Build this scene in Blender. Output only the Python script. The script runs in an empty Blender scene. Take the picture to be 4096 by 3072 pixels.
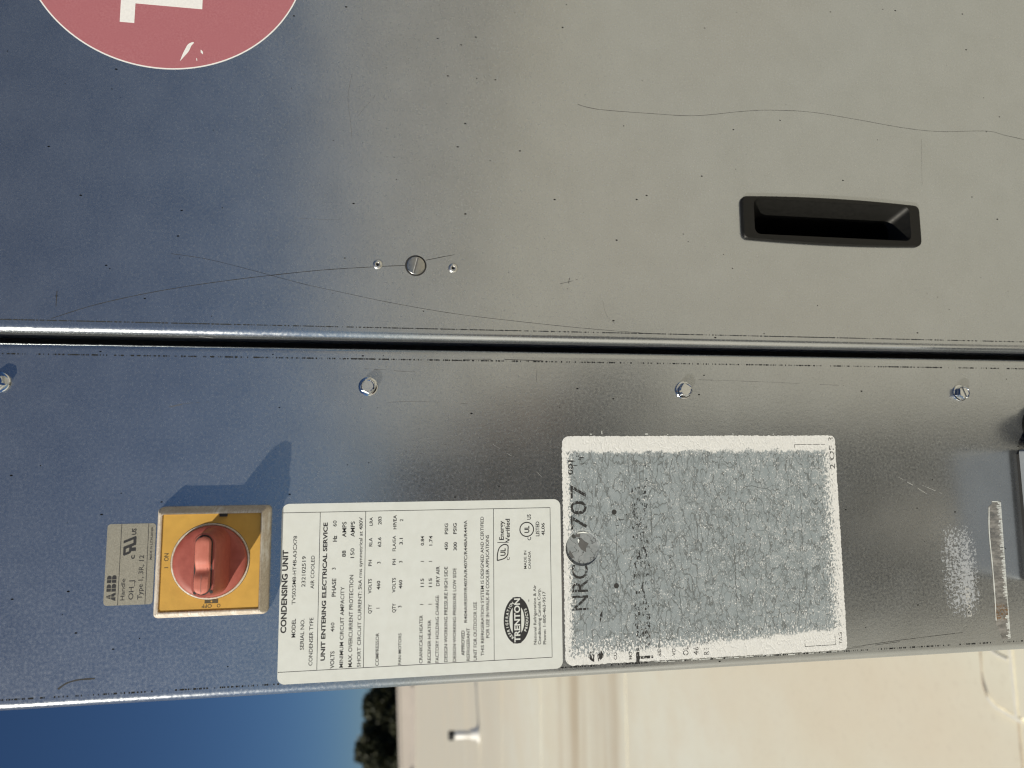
import bpy, bmesh, math, random
from mathutils import Vector, Matrix, noise as mnoise

random.seed(7)
SC = bpy.context.scene
COL = SC.collection
HC = 1.6                      # lens height above the roof
R = math.radians

# ------------------------------------------------------------------ camera
PITCH, YAW, ROLL = R(9.1617), R(6.3932), R(0.5449)
F = Vector((math.sin(YAW) * math.cos(PITCH), math.cos(YAW) * math.cos(PITCH), -math.sin(PITCH)))
r_ = F.cross(Vector((0, 0, 1))).normalized()
u_ = r_.cross(F)
R0, U0 = -u_, r_              # the phone took the picture turned a quarter
RX = math.cos(ROLL) * R0 + math.sin(ROLL) * U0
UX = -math.sin(ROLL) * R0 + math.cos(ROLL) * U0
cam = bpy.data.cameras.new('camera')
cam.sensor_width = 36.0
cam.lens = 36.0 * 2731.0 / 4096.0
cam.clip_start = 0.01
cam.clip_end = 3000
cam.dof.use_dof = True
cam.dof.focus_distance = 0.405
cam.dof.aperture_fstop = 7.5
camo = bpy.data.objects.new('camera', cam)
COL.objects.link(camo)
m = Matrix((RX, UX, -F)).transposed().to_4x4()
m.translation = Vector((0, -0.4, HC))
camo.matrix_world = m
SC.camera = camo

# ------------------------------------------------------------------ light
SUN = Vector((-1.49, -1.0, 1.0)).normalized()      # towards the sun
sun_el = math.asin(SUN.z)
sun_az = math.atan2(SUN.x, SUN.y)                  # clockwise from +Y
world = bpy.data.worlds.new('World')
SC.world = world
world.use_nodes = True
wn = world.node_tree
for n in list(wn.nodes):
    wn.nodes.remove(n)
sky = wn.nodes.new('ShaderNodeTexSky')
sky.sky_type = 'NISHITA'
sky.sun_disc = False
sky.sun_elevation = sun_el
sky.sun_rotation = sun_az
sky.altitude = 1500
sky.air_density = 1.0
sky.dust_density = 0.05
sky.ozone_density = 8.0
bg = wn.nodes.new('ShaderNodeBackground')
bg.inputs['Strength'].default_value = 0.05
wo = wn.nodes.new('ShaderNodeOutputWorld')
wn.links.new(sky.outputs[0], bg.inputs[0])
wn.links.new(bg.outputs[0], wo.inputs[0])
sl = bpy.data.lights.new('sun', 'SUN')
sl.energy = 5.0
sl.angle = R(0.53)
sl.color = (1.0, 0.93, 0.79)
so = bpy.data.objects.new('sun', sl)
COL.objects.link(so)
so.rotation_euler = SUN.to_track_quat('Z', 'Y').to_euler()
so.location = (-8, -8, 12)
SC.view_settings.view_transform = 'Standard'
SC.view_settings.look = 'None'
SC.view_settings.exposure = 0.0
SC.view_settings.gamma = 1.0
SC.view_settings.use_curve_mapping = False
SC.cycles.max_bounces = 6
SC.cycles.filter_width = 1.2
SC.cycles.caustics_reflective = False
SC.cycles.caustics_refractive = False

# ------------------------------------------------------------------ helpers
MM = 0.001


def P(x, z, h=0.0):
    """panel millimetres (right, up from the lens axis, out of the panel) -> world"""
    return Vector((x * MM, -h * MM, HC + z * MM))


def tag(o, label=None, cat=None, group=None, kind=None):
    if label:
        o['label'] = label
    if cat:
        o['category'] = cat
    if group:
        o['group'] = group
    if kind:
        o['kind'] = kind
    return o


def wloc(o):
    v = Vector((0, 0, 0))
    while o is not None:
        v = v + o.location
        o = o.parent
    return v


def empty(name, loc):
    o = bpy.data.objects.new(name, None)
    o.empty_display_size = 0.05
    COL.objects.link(o)
    o.location = loc
    return o


def mk(name, verts, faces, mat, parent=None, smooth=False, origin=None):
    """link one mesh; verts are world coordinates"""
    base = wloc(parent) if parent else Vector((0, 0, 0))
    org = Vector(origin) if origin is not None else base
    me = bpy.data.meshes.new(name)
    me.from_pydata([tuple(Vector(v) - org) for v in verts], [], faces)
    me.update()
    if isinstance(mat, (list, tuple)):
        for q in mat:
            me.materials.append(q)
    else:
        me.materials.append(mat)
    if smooth:
        me.polygons.foreach_set('use_smooth', [True] * len(me.polygons))
    o = bpy.data.objects.new(name, me)
    COL.objects.link(o)
    if parent:
        o.parent = parent
    o.location = org - base
    return o


def from_bm(name, bm, mat, parent=None, smooth=False, origin=None):
    bm.verts.index_update()
    vs = [v.co.copy() for v in bm.verts]
    fs = [[v.index for v in f.verts] for f in bm.faces]
    mi = [f.material_index for f in bm.faces]
    bm.free()
    o = mk(name, vs, fs, mat, parent, smooth, origin)
    o.data.polygons.foreach_set('material_index', mi)
    return o


class MB:
    def __init__(self):
        self.v, self.f, self.m = [], [], []

    def add(self, vs, fs, mi=0):
        n = len(self.v)
        self.v += [Vector(q) for q in vs]
        for q in fs:
            self.f.append([i + n for i in q])
            self.m.append(mi)

    def box(self, a, b, mi=0):
        (x0, y0, z0), (x1, y1, z1) = a, b
        self.add([(x0, y0, z0), (x1, y0, z0), (x1, y1, z0), (x0, y1, z0),
                  (x0, y0, z1), (x1, y0, z1), (x1, y1, z1), (x0, y1, z1)],
                 [(0, 3, 2, 1), (4, 5, 6, 7), (0, 1, 5, 4), (1, 2, 6, 5), (2, 3, 7, 6), (3, 0, 4, 7)], mi)

    def tube(self, pts, rad, n=12, mi=0, cap=True):
        rings = []
        up = Vector((0.13, 0.31, 0.94))
        for i, p in enumerate(pts):
            p = Vector(p)
            d = (Vector(pts[min(i + 1, len(pts) - 1)]) - Vector(pts[max(i - 1, 0)])).normalized()
            a = d.cross(up).normalized()
            b = d.cross(a)
            rr = rad[i] if isinstance(rad, (list, tuple)) else rad
            rings.append([p + (a * math.cos(2 * math.pi * k / n) + b * math.sin(2 * math.pi * k / n)) * rr for k in range(n)])
        vs = [q for r in rings for q in r]
        fs = []
        for i in range(len(rings) - 1):
            for k in range(n):
                fs.append((i * n + k, (i + 1) * n + k, (i + 1) * n + (k + 1) % n, i * n + (k + 1) % n))
        if cap:
            fs.append(tuple(range(n)))
            fs.append(tuple(range((len(rings) - 1) * n, len(rings) * n))[::-1])
        self.add(vs, fs, mi)

    def build(self, name, mat, parent=None, smooth=False, origin=None):
        o = mk(name, self.v, self.f, mat, parent, smooth, origin)
        o.data.polygons.foreach_set('material_index', self.m)
        return o


def rrect(x0, z0, x1, z1, r, n=6):
    """rounded rectangle outline, counter-clockwise as seen from the camera side"""
    if not isinstance(r, (list, tuple)):
        r = [r] * 4
    out = []
    cs = [(x1 - r[0], z0 + r[0], -90, r[0]), (x1 - r[1], z1 - r[1], 0, r[1]),
          (x0 + r[2], z1 - r[2], 90, r[2]), (x0 + r[3], z0 + r[3], 180, r[3])]
    for cx, cz, a0, rr in cs:
        for k in range(n + 1):
            a = R(a0 + 90 * k / n)
            out.append((cx + rr * math.cos(a), cz + rr * math.sin(a)))
    return out


def circ(cx, cz, r, n=48):
    return [(cx + r * math.cos(2 * math.pi * k / n), cz + r * math.sin(2 * math.pi * k / n)) for k in range(n)]


def filled(outline, holes, h):
    """triangulated flat face with holes at height h -> (verts, faces) facing the camera"""
    bm = bmesh.new()
    edges = []
    for lp in [outline] + list(holes):
        vs = [bm.verts.new(P(x, z, h)) for x, z in lp]
        for i in range(len(vs)):
            edges.append(bm.edges.new((vs[i], vs[(i + 1) % len(vs)])))
    bmesh.ops.triangle_fill(bm, use_beauty=True, edges=edges, normal=(0, -1, 0))
    for f in bm.faces:
        if f.normal.y > 0:
            f.normal_flip()
    bm.verts.index_update()
    v = [q.co.copy() for q in bm.verts]
    f = [[q.index for q in g.verts] for g in bm.faces]
    bm.free()
    return v, f


def plate(name, outline, h0, h1, mat, parent=None, holes=(), bevel=0.0, origin=None, smooth=False):
    """a thin plate lying on the panel, h0..h1 mm, optional bevelled rim"""
    mb = MB()
    n = len(outline)
    cx = sum(p[0] for p in outline) / n
    cz = sum(p[1] for p in outline) / n
    if bevel:
        top = inset(outline, bevel)
    else:
        top = outline
    v, f = filled(top, holes, h1)
    mb.add(v, f)
    rings = [[P(x, z, h0) for x, z in outline]]
    if bevel:
        rings.append([P(x, z, h1 - bevel) for x, z in outline])
        for t in (30, 60):
            q = inset(outline, bevel * (1 - math.cos(R(t))))
            rings.append([P(x, z, h1 - bevel + bevel * math.sin(R(t))) for x, z in q])
    rings.append([P(x, z, h1) for x, z in top])
    for a, b in zip(rings[:-1], rings[1:]):
        mb.add(a + b, [(i, (i + 1) % n, n + (i + 1) % n, n + i) for i in range(n)])
    return mb.build(name, mat, parent, smooth, origin)


def inset(loop, d):
    n = len(loop)
    out = []
    for i in range(n):
        p0, p1, p2 = Vector(loop[i - 1]), Vector(loop[i]), Vector(loop[(i + 1) % n])
        a = (p1 - p0)
        b = (p2 - p1)
        if a.length < 1e-6:
            a = b
        if b.length < 1e-6:
            b = a
        a.normalize()
        b.normalize()
        na = Vector((-a.y, a.x))
        nb = Vector((-b.y, b.x))
        q = (na + nb)
        q = q / max(0.3, q.dot(q) / 2)
        out.append((p1.x + q.x * d, p1.y + q.y * d))
    return out


def lathe(name, prof, cx, cz, mat, parent=None, n=40, smooth=True, origin=None, mi=None):
    vs, fs = [], []
    for r, h in prof:
        for k in range(n):
            a = 2 * math.pi * k / n
            vs.append(P(cx + r * math.cos(a), cz + r * math.sin(a), h))
    for i in range(len(prof) - 1):
        for k in range(n):
            fs.append((i * n + k, i * n + (k + 1) % n, (i + 1) * n + (k + 1) % n, (i + 1) * n + k))
    if prof[-1][0] > 1e-6:
        fs.append(tuple(range((len(prof) - 1) * n, len(prof) * n)))
    return mk(name, vs, fs, mat, parent, smooth, origin)


def ribbon(mb, pts, w, h=0.03, mi=0):
    """thin flat stroke on the panel following (x,z) points in mm"""
    n = len(pts)
    vs = []
    for i in range(n):
        d = Vector(pts[min(i + 1, n - 1)]) - Vector(pts[max(i - 1, 0)])
        d.normalize()
        q = Vector((-d.y, d.x))
        ww = (w[i] if isinstance(w, (list, tuple)) else w) / 2
        p = Vector(pts[i])
        vs += [P(*(p - q * ww), h), P(*(p + q * ww), h)]
    mb.add(vs, [(2 * i, 2 * i + 2, 2 * i + 3, 2 * i + 1) for i in range(n - 1)], mi)


def spline(pts, k=8):
    out = []
    n = len(pts)
    for i in range(n - 1):
        p0, p1, p2, p3 = pts[max(i - 1, 0)], pts[i], pts[i + 1], pts[min(i + 2, n - 1)]
        for j in range(k):
            t = j / k
            out.append(tuple(0.5 * ((2 * p1[c]) + (-p0[c] + p2[c]) * t + (2 * p0[c] - 5 * p1[c] + 4 * p2[c] - p3[c]) * t * t
                                    + (-p0[c] + 3 * p1[c] - 3 * p2[c] + p3[c]) * t ** 3) for c in (0, 1)))
    out.append(tuple(pts[-1]))
    return out


# ---- printed lettering: every line becomes flat faces of the print of its label
TXT = []


def text(key, s, x0, z0, width=None, cap=3.0, bold=0.0, h=0.0, ang=0.0, align='LEFT', squeeze=1.0):
    TXT.append(dict(key=key, s=s, x0=x0, z0=z0, width=width, cap=cap, bold=bold, h=h, ang=ang, align=align, sq=squeeze))


def bake_text():
    """turn all queued lines into {key: (verts, faces)}"""
    objs = []
    for t in TXT:
        cu = bpy.data.curves.new('line', 'FONT')
        cu.body = t['s']
        cu.size = 1.0
        cu.resolution_u = 3
        cu.offset = t['bold']
        cu.align_x = 'LEFT'
        o = bpy.data.objects.new('line', cu)
        COL.objects.link(o)
        objs.append(o)
    bpy.context.view_layer.update()
    dg = bpy.context.evaluated_depsgraph_get()
    out = {}
    for t, o in zip(TXT, objs):
        me = o.evaluated_get(dg).to_mesh()
        vs = [v.co.copy() for v in me.vertices]
        fs = [list(p.vertices) for p in me.polygons]
        o.evaluated_get(dg).to_mesh_clear()
        if not vs:
            continue
        sy = t['cap'] / 0.73
        x0 = min(v.x for v in vs)
        x1 = max(v.x for v in vs)
        sx = t['width'] / (x1 - x0) if t['width'] else sy * t['sq']
        wd = (x1 - x0) * sx
        off = 0.0 if t['align'] == 'LEFT' else -wd / 2
        ca, sa = math.cos(R(t['ang'])), math.sin(R(t['ang']))
        V, Fc = out.setdefault(t['key'], ([], []))
        n = len(V)
        for v in vs:
            a = (v.x - x0) * sx + off
            b = v.y * sy
            V.append(P(t['x0'] + a * ca - b * sa, t['z0'] + a * sa + b * ca, t['h']))
        Fc += [[i + n for i in f] for f in fs]
    for o in objs:
        cu = o.data
        bpy.data.objects.remove(o)
        bpy.data.curves.remove(cu)
    return out


# ------------------------------------------------------------------ materials
class NT:
    def __init__(self, name):
        self.mat = bpy.data.materials.new(name)
        self.mat.use_nodes = True
        self.t = self.mat.node_tree
        self.b = self.t.nodes['Principled BSDF']
        self.out = self.t.nodes['Material Output']
        self._co = None

    def n(self, typ, **kw):
        q = self.t.nodes.new(typ)
        for k, v in kw.items():
            setattr(q, k, v)
        return q

    def link(self, a, b):
        self.t.links.new(a, b)

    def put(self, sock, v):
        if hasattr(v, 'is_output') or isinstance(v, bpy.types.NodeSocket):
            self.link(v, sock)
        else:
            sock.default_value = v

    def co(self):
        if self._co is None:
            self._co = self.n('ShaderNodeTexCoord')
        return self._co.outputs['Object']

    def xyz(self, vec=None):
        s = self.n('ShaderNodeSeparateXYZ')
        self.link(vec or self.co(), s.inputs[0])
        return s.outputs

    def math(self, op, a, b=0.0, c=None, clamp=False):
        q = self.n('ShaderNodeMath', operation=op, use_clamp=clamp)
        self.put(q.inputs[0], a)
        self.put(q.inputs[1], b)
        if c is not None:
            self.put(q.inputs[2], c)
        return q.outputs[0]

    def mapping(self, scale=(1, 1, 1), loc=(0, 0, 0), rot=(0, 0, 0), vec=None):
        q = self.n('ShaderNodeMapping')
        q.inputs['Scale'].default_value = scale
        q.inputs['Location'].default_value = loc
        q.inputs['Rotation'].default_value = rot
        self.link(vec or self.co(), q.inputs[0])
        return q.outputs[0]

    def noise(self, scale, detail=3.0, rough=0.55, vec=None, dist=0.0):
        q = self.n('ShaderNodeTexNoise')
        q.inputs['Scale'].default_value = scale
        q.inputs['Detail'].default_value = detail
        q.inputs['Roughness'].default_value = rough
        q.inputs['Distortion'].default_value = dist
        self.link(vec or self.co(), q.inputs['Vector'])
        return q.outputs['Fac']

    def noisec(self, scale, detail=2.0, vec=None):
        q = self.n('ShaderNodeTexNoise')
        q.inputs['Scale'].default_value = scale
        q.inputs['Detail'].default_value = detail
        self.link(vec or self.co(), q.inputs['Vector'])
        return q.outputs['Color']

    def voro(self, scale, feature='F1', vec=None, rnd=1.0):
        q = self.n('ShaderNodeTexVoronoi', feature=feature)
        q.inputs['Scale'].default_value = scale
        q.inputs['Randomness'].default_value = rnd
        self.link(vec or self.co(), q.inputs['Vector'])
        return q

    def ramp(self, fac, a, b, lo=0.0, hi=1.0):
        q = self.n('ShaderNodeMapRange', clamp=True)
        self.put(q.inputs['Value'], fac)
        q.inputs['From Min'].default_value = a
        q.inputs['From Max'].default_value = b
        q.inputs['To Min'].default_value = lo
        q.inputs['To Max'].default_value = hi
        return q.outputs[0]

    def mix(self, f, a, b):
        q = self.n('ShaderNodeMix', data_type='RGBA')
        self.put(q.inputs[0], f)
        for s, v in ((q.inputs[6], a), (q.inputs[7], b)):
            if isinstance(v, tuple) and len(v) == 3:
                v = v + (1.0,)
            self.put(s, v)
        return q.outputs[2]

    def bump(self, height, strength=1.0, dist=0.001, normal=None):
        q = self.n('ShaderNodeBump')
        q.inputs['Strength'].default_value = strength
        q.inputs['Distance'].default_value = dist
        self.put(q.inputs['Height'], height)
        if normal is not None:
            self.link(normal, q.inputs['Normal'])
        return q.outputs[0]

    def set(self, **kw):
        names = dict(color='Base Color', rough='Roughness', metal='Metallic', normal='Normal', alpha='Alpha',
                     spec='Specular IOR Level', coat='Coat Weight', coatr='Coat Roughness', trans='Transmission Weight', sheen='Sheen Weight')
        for k, v in kw.items():
            if isinstance(v, tuple) and len(v) == 3:
                v = v + (1.0,)
            self.put(self.b.inputs[names[k]], v)
        return self


def simple(name, col, rough=0.6, metal=0.0, var=0.12, scale=300.0, bump=0.0, bscale=900.0, bd=0.0002, spec=0.5):
    k = NT(name)
    nz = k.noise(scale, 4)
    f = k.ramp(nz, 0.3, 0.7)
    dark = tuple(c * (1 - var) for c in col)
    lite = tuple(min(1, c * (1 + var)) for c in col)
    k.set(color=k.mix(f, dark, lite), rough=k.ramp(nz, 0.3, 0.7, rough * 0.9, min(1, rough * 1.1)), metal=metal, spec=spec)
    if bump:
        k.set(normal=k.bump(k.noise(bscale, 3), bump, bd))
    return k.mat


def galvanised(name, fold_lines=(), base=(0.465, 0.485, 0.50), rough=0.225):
    """weathered galvanised sheet: soft mirror with grain, pits, and soot caught along the folds"""
    k = NT(name)
    X, Y, Z = k.xyz()
    grain = k.noise(620, 3, 0.6)
    mott = k.noise(38, 4, 0.6)
    big = k.noise(9, 2, 0.5)
    fleck = k.voro(420)
    tone = k.math('ADD', k.math('MULTIPLY', k.math('SUBTRACT', grain, 0.5), 0.34), k.math('MULTIPLY', k.math('SUBTRACT', mott, 0.5), 0.30))
    c = k.mix(k.math('ADD', tone, 0.5, clamp=True), tuple(q * 0.72 for q in base), tuple(min(1, q * 1.25) for q in base))
    # pits
    vp = k.mapping((1, 1, 0.55))
    pit = k.voro(330, vec=vp)
    pitc = k.xyz(pit.outputs['Color'])
    pm = k.math('MULTIPLY', k.math('LESS_THAN', pit.outputs['Distance'], k.math('MULTIPLY', pitc[1], 0.14)), k.math('GREATER_THAN', k.math('ADD', pitc[0], k.math('MULTIPLY', mott, 0.22)), 1.05))
    pit2 = k.voro(130)
    p2c = k.xyz(pit2.outputs['Color'])
    pm2 = k.math('MULTIPLY', k.math('LESS_THAN', pit2.outputs['Distance'], k.math('MULTIPLY', p2c[0], 0.05)), k.math('GREATER_THAN', p2c[1], 0.95))
    pmask = k.math('MAXIMUM', pm, pm2)
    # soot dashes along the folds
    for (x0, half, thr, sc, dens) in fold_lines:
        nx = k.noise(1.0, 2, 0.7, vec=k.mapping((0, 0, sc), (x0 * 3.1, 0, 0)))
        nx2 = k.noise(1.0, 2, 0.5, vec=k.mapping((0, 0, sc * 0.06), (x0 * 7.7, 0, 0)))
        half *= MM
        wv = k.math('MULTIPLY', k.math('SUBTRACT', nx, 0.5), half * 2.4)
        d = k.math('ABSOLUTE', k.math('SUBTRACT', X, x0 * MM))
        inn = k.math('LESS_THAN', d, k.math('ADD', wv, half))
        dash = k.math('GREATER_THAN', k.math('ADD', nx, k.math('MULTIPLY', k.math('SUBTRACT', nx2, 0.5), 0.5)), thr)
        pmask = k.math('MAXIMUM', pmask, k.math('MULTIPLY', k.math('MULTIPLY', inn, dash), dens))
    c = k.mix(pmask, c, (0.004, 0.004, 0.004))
    k.set(spec=0.03)
    # faint light flecks
    fc = k.xyz(fleck.outputs['Color'])
    fm = k.math('MULTIPLY', k.math('LESS_THAN', fleck.outputs['Distance'], 0.16), k.math('GREATER_THAN', fc[2], 0.90))
    c = k.mix(k.math('MULTIPLY', fm, 0.08), c, (0.85, 0.86, 0.88))
    rg = k.math('ADD', k.ramp(grain, 0.3, 0.7, rough - 0.05, rough + 0.07), k.math('MULTIPLY', pmask, 0.4))
    bigb = k.bump(big, 0.22, 0.002)
    nrm = k.bump(k.noise(520, 3, 0.65, vec=k.mapping((1, 1, 0.7))), 0.16, 0.00022, bigb)
    k.set(color=c, metal=k.math('SUBTRACT', 1.0, pmask), rough=rg, normal=nrm)
    # thin chalky oxide that scatters the sun
    ox = k.n('ShaderNodeBsdfDiffuse')
    k.link(k.mix(pmask, (0.37, 0.40, 0.43), (0.004, 0.004, 0.004)), ox.inputs['Color'])
    mx = k.n('ShaderNodeMixShader')
    k.put(mx.inputs[0], k.ramp(mott, 0.3, 0.7, 0.105, 0.15))
    k.link(k.b.outputs[0], mx.inputs[1])
    k.link(ox.outputs[0], mx.inputs[2])
    k.link(mx.outputs[0], k.out.inputs[0])
    return k.mat


M = {}
M['door'] = galvanised('galvanised_door_steel', [(77.2, 0.30, 0.43, 1000, 0.9)])
M['panel'] = galvanised('galvanised_panel_steel', [(58.6, 0.36, 0.51, 950, 0.95), (-119.6, 0.38, 0.52, 950, 0.95)])
M['flange'] = simple('raw_zinc_flange', (0.30, 0.32, 0.36), 0.6, 0.0, 0.15, 60)
M['gap'] = simple('dark_seal', (0.012, 0.012, 0.012), 0.8)
M['zinc'] = simple('zinc_plate', (0.62, 0.64, 0.66), 0.13, 1.0, 0.06, 900)
M['dull_zinc'] = simple('dull_zinc', (0.42, 0.42, 0.40), 0.30, 1.0, 0.12, 500)
M['alu'] = simple('aluminium_rivet', (0.66, 0.66, 0.64), 0.34, 1.0, 0.08, 900)
M['black_plastic'] = simple('black_plastic', (0.006, 0.006, 0.0055), 0.5, 0, 0.15, 500, 0.15, 1400, 0.0001, 0.28)
M['soot'] = simple('soot_line', (0.03, 0.03, 0.03), 0.8)
M['soot_soft'] = simple('grey_scratch', (0.10, 0.10, 0.10), 0.7)
M['scratch_lite'] = simple('bright_scratch', (0.62, 0.63, 0.62), 0.5, 0.4)
M['crack'] = simple('grey_crack', (0.085, 0.095, 0.095), 0.8)
M['ink'] = simple('black_print', (0.022, 0.022, 0.024), 0.5, 0, 0.1)
M['ink_brown'] = simple('brown_print', (0.075, 0.055, 0.022), 0.6)

k = NT('white_vinyl')
nz = k.noise(160, 4)
k.set(color=k.mix(k.ramp(nz, 0.35, 0.75), (0.67, 0.70, 0.68), (0.63, 0.655, 0.63)), rough=0.42, normal=k.bump(k.noise(1500, 2), 0.05, 0.0001))
M['label_white'] = k.mat

k = NT('red_vinyl')
nz = k.noise(900, 3)
sp = k.noise(60, 3)
c = k.mix(k.ramp(nz, 0.3, 0.72), (0.37, 0.122, 0.14), (0.44, 0.18, 0.20))
k.set(color=k.mix(k.ramp(sp, 0.35, 0.7), c, (0.40, 0.145, 0.165)), rough=0.30, normal=k.bump(nz, 0.12, 0.0001))
M['red_vinyl'] = k.mat
M['white_print'] = simple('white_print', (0.80, 0.80, 0.80), 0.5, 0, 0.05, 700)

k = NT('silver_polyester')
nz = k.noise(1600, 3)
k.set(color=k.mix(k.ramp(nz, 0.3, 0.7), (0.24, 0.23, 0.19), (0.36, 0.345, 0.29)), metal=0.35, rough=0.5)
M['silver'] = k.mat

k = NT('yellow_plate')
nz = k.noise(120, 4)
k.set(color=k.mix(k.ramp(nz, 0.35, 0.7), (0.58, 0.34, 0.06), (0.50, 0.29, 0.05)), rough=0.5)
M['yellow'] = k.mat

k = NT('weathered_beige_plastic')
nz = k.noise(900, 4, 0.7)
ln = k.noise(1.0, 3, 0.6, vec=k.mapping((120, 1, 900)))
ch = k.noise(70, 3)
c = k.mix(k.ramp(nz, 0.3, 0.65), (0.42, 0.345, 0.27), (0.62, 0.56, 0.47))
c = k.mix(k.math('MULTIPLY', k.ramp(ch, 0.5, 0.62), k.ramp(ln, 0.4, 0.6)), c, (0.74, 0.71, 0.66))
k.set(color=c, rough=0.75, normal=k.bump(nz, 0.3, 0.0004))
M['beige'] = k.mat

k = NT('faded_red_plastic')
nz = k.noise(260, 4)
X, Y, Z = k.xyz()
sheen = k.noise(900, 3)
c = k.mix(k.ramp(nz, 0.3, 0.7), (0.30, 0.066, 0.048), (0.37, 0.092, 0.068))
k.set(color=c, rough=0.55, normal=k.bump(sheen, 0.05, 0.0001))
M['red_plastic'] = k.mat
k = NT('chalky_red_plastic')
nz = k.noise(400, 4)
k.set(color=k.mix(k.ramp(nz, 0.3, 0.7), (0.47, 0.135, 0.095), (0.53, 0.17, 0.125)), rough=0.6, normal=k.bump(k.noise(900, 2), 0.06, 0.0001))
M['red_grip'] = k.mat

# weathered label film (object space: metres from the label's centre)
k = NT('crazed_label_film')
X, Y, Z = k.xyz()
xm = k.math('MULTIPLY', X, 1000.0)
zm = k.math('MULTIPLY', Z, 1000.0)
hf = k.noise(700, 4, 0.7, vec=k.mapping((0.8, 1, 1.25)))
mf = k.noise(150, 3, 0.6)
rag = k.math('MULTIPLY', k.math('SUBTRACT', hf, 0.5), 7.0)
rag = k.math('ADD', rag, k.math('MULTIPLY', k.math('SUBTRACT', mf, 0.5), 8.0))
d_r = k.math('ADD', k.math('SUBTRACT', 66.2, xm), rag)
d_l = k.math('ADD', k.math('ADD', xm, 66.2), rag)
d_t = k.math('SUBTRACT', 89.6, zm)
d_b = k.math('ADD', zm, 89.6)
f_r = k.ramp(d_r, 9.0, 10.5, 1.0, 0.0)
lw = k.ramp(zm, -80, 70, 12.0, 4.5)
f_l = k.ramp(k.math('SUBTRACT', d_l, lw), 0.0, 1.5, 1.0, 0.0)
sp_t = k.math('GREATER_THAN', k.ramp(d_t, 1.0, 9.0, 0.66, 0.30), hf)
sp_b = k.math('GREATER_THAN', k.ramp(d_b, 0.5, 14.0, 0.66, 0.33), hf)
sp_l = k.math('GREATER_THAN', k.ramp(d_l, 4.0, 22.0, 0.55, 0.32), hf)
ff = k.noise(1150, 3, 0.7, vec=k.mapping((0.7, 1, 1.3)))
sp_0 = k.math('GREATER_THAN', ff, k.math('SUBTRACT', k.ramp(mf, 0.35, 0.65, 0.67, 0.585), k.ramp(zm, 60, -90, 0.0, 0.035)))
wm = f_r
for q in (f_l, sp_t, sp_b, sp_l, sp_0):
    wm = k.math('MAXIMUM', wm, q)
wob = k.n('ShaderNodeVectorMath', operation='ADD')
k.link(k.co(), wob.inputs[0])
wsc = k.n('ShaderNodeVectorMath', operation='SCALE')
k.link(k.noisec(210, 5), wsc.inputs[0])
wsc.inputs['Scale'].default_value = 0.0075
k.link(wsc.outputs[0], wob.inputs[1])
mp = k.mapping((0.55, 1, 1.3), vec=wob.outputs[0])
cr1 = k.voro(140, 'DISTANCE_TO_EDGE', mp).outputs['Distance']
cr2 = k.voro(300, 'DISTANCE_TO_EDGE', mp).outputs['Distance']
gate = k.ramp(k.noise(55, 3), 0.42, 0.58)
c1 = k.math('MULTIPLY', k.ramp(cr1, 0.012, 0.05, 1.0, 0.0), k.ramp(k.noise(80, 3), 0.36, 0.52, 0.15, 1.0))
c2 = k.math('MULTIPLY', k.ramp(cr2, 0.014, 0.045, 0.7, 0.0), gate)
rdg = k.math('ABSOLUTE', k.math('SUBTRACT', k.noise(120, 2.5, 0.5, vec=k.mapping((0.5, 1, 1.2))), 0.5))
rdg2 = k.math('ABSOLUTE', k.math('SUBTRACT', k.noise(200, 2.5, 0.5, vec=k.mapping((0.5, 1, 1.2), (3, 1, 2))), 0.5))
crk = k.math('MAXIMUM', k.math('MULTIPLY', k.math('MAXIMUM', c1, c2), 0.75), k.math('MAXIMUM', k.ramp(rdg, 0.006, 0.020, 0.9, 0.0), k.math('MULTIPLY', k.ramp(rdg2, 0.006, 0.022, 0.75, 0.0), gate)))
g = k.mix(k.ramp(mf, 0.3, 0.7), (0.245, 0.288, 0.308), (0.30, 0.34, 0.36))
g = k.mix(k.ramp(hf, 0.3, 0.75, 0.0, 0.35), g, (0.34, 0.37, 0.38))
g = k.mix(k.math('MULTIPLY', crk, 0.85), g, (0.10, 0.11, 0.11))
wht = k.mix(k.ramp(hf, 0.35, 0.8), (0.76, 0.77, 0.76), (0.62, 0.63, 0.62))
col = k.mix(wm, g, wht)
hgt = k.math('ADD', k.math('MULTIPLY', wm, 0.6), k.math('SUBTRACT', k.math('MULTIPLY', hf, 0.5), k.math('MULTIPLY', crk, 0.8)))
k.set(color=col, rough=0.62, normal=k.bump(hgt, 0.5, 0.00025))
M['crazed'] = k.mat

k = NT('torn_film')
hf = k.noise(500, 3)
cr = k.math('ABSOLUTE', k.math('SUBTRACT', k.noise(95, 4, 0.6), 0.5))
pt_ = k.noise(120, 3, 0.5, vec=k.mapping((1, 1, 1), (5, 2, 7)))
g = k.mix(k.ramp(hf, 0.3, 0.7), (0.22, 0.245, 0.255), (0.30, 0.32, 0.33))
g = k.mix(k.ramp(cr, 0.004, 0.012, 0.85, 0.0), g, (0.05, 0.05, 0.05))
g = k.mix(k.ramp(pt_, 0.60, 0.62), g, (0.06, 0.062, 0.06))
k.set(color=g, rough=0.75, spec=0.2, normal=k.bump(hf, 0.2, 0.0002))
M['torn'] = k.mat


def worn_ink(name, thr, col=(0.022, 0.022, 0.022)):
    k = NT(name)
    nz = k.noise(600, 4, 0.75, vec=k.mapping((0.45, 1, 1.3)))
    a = k.math('GREATER_THAN', nz, thr)
    k.set(color=col, rough=0.6, alpha=a)
    return k.mat


M['ink_worn'] = worn_ink('worn_black_print', 0.44)
M['ink_gone'] = worn_ink('mostly_lost_black_print', 0.535)

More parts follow.
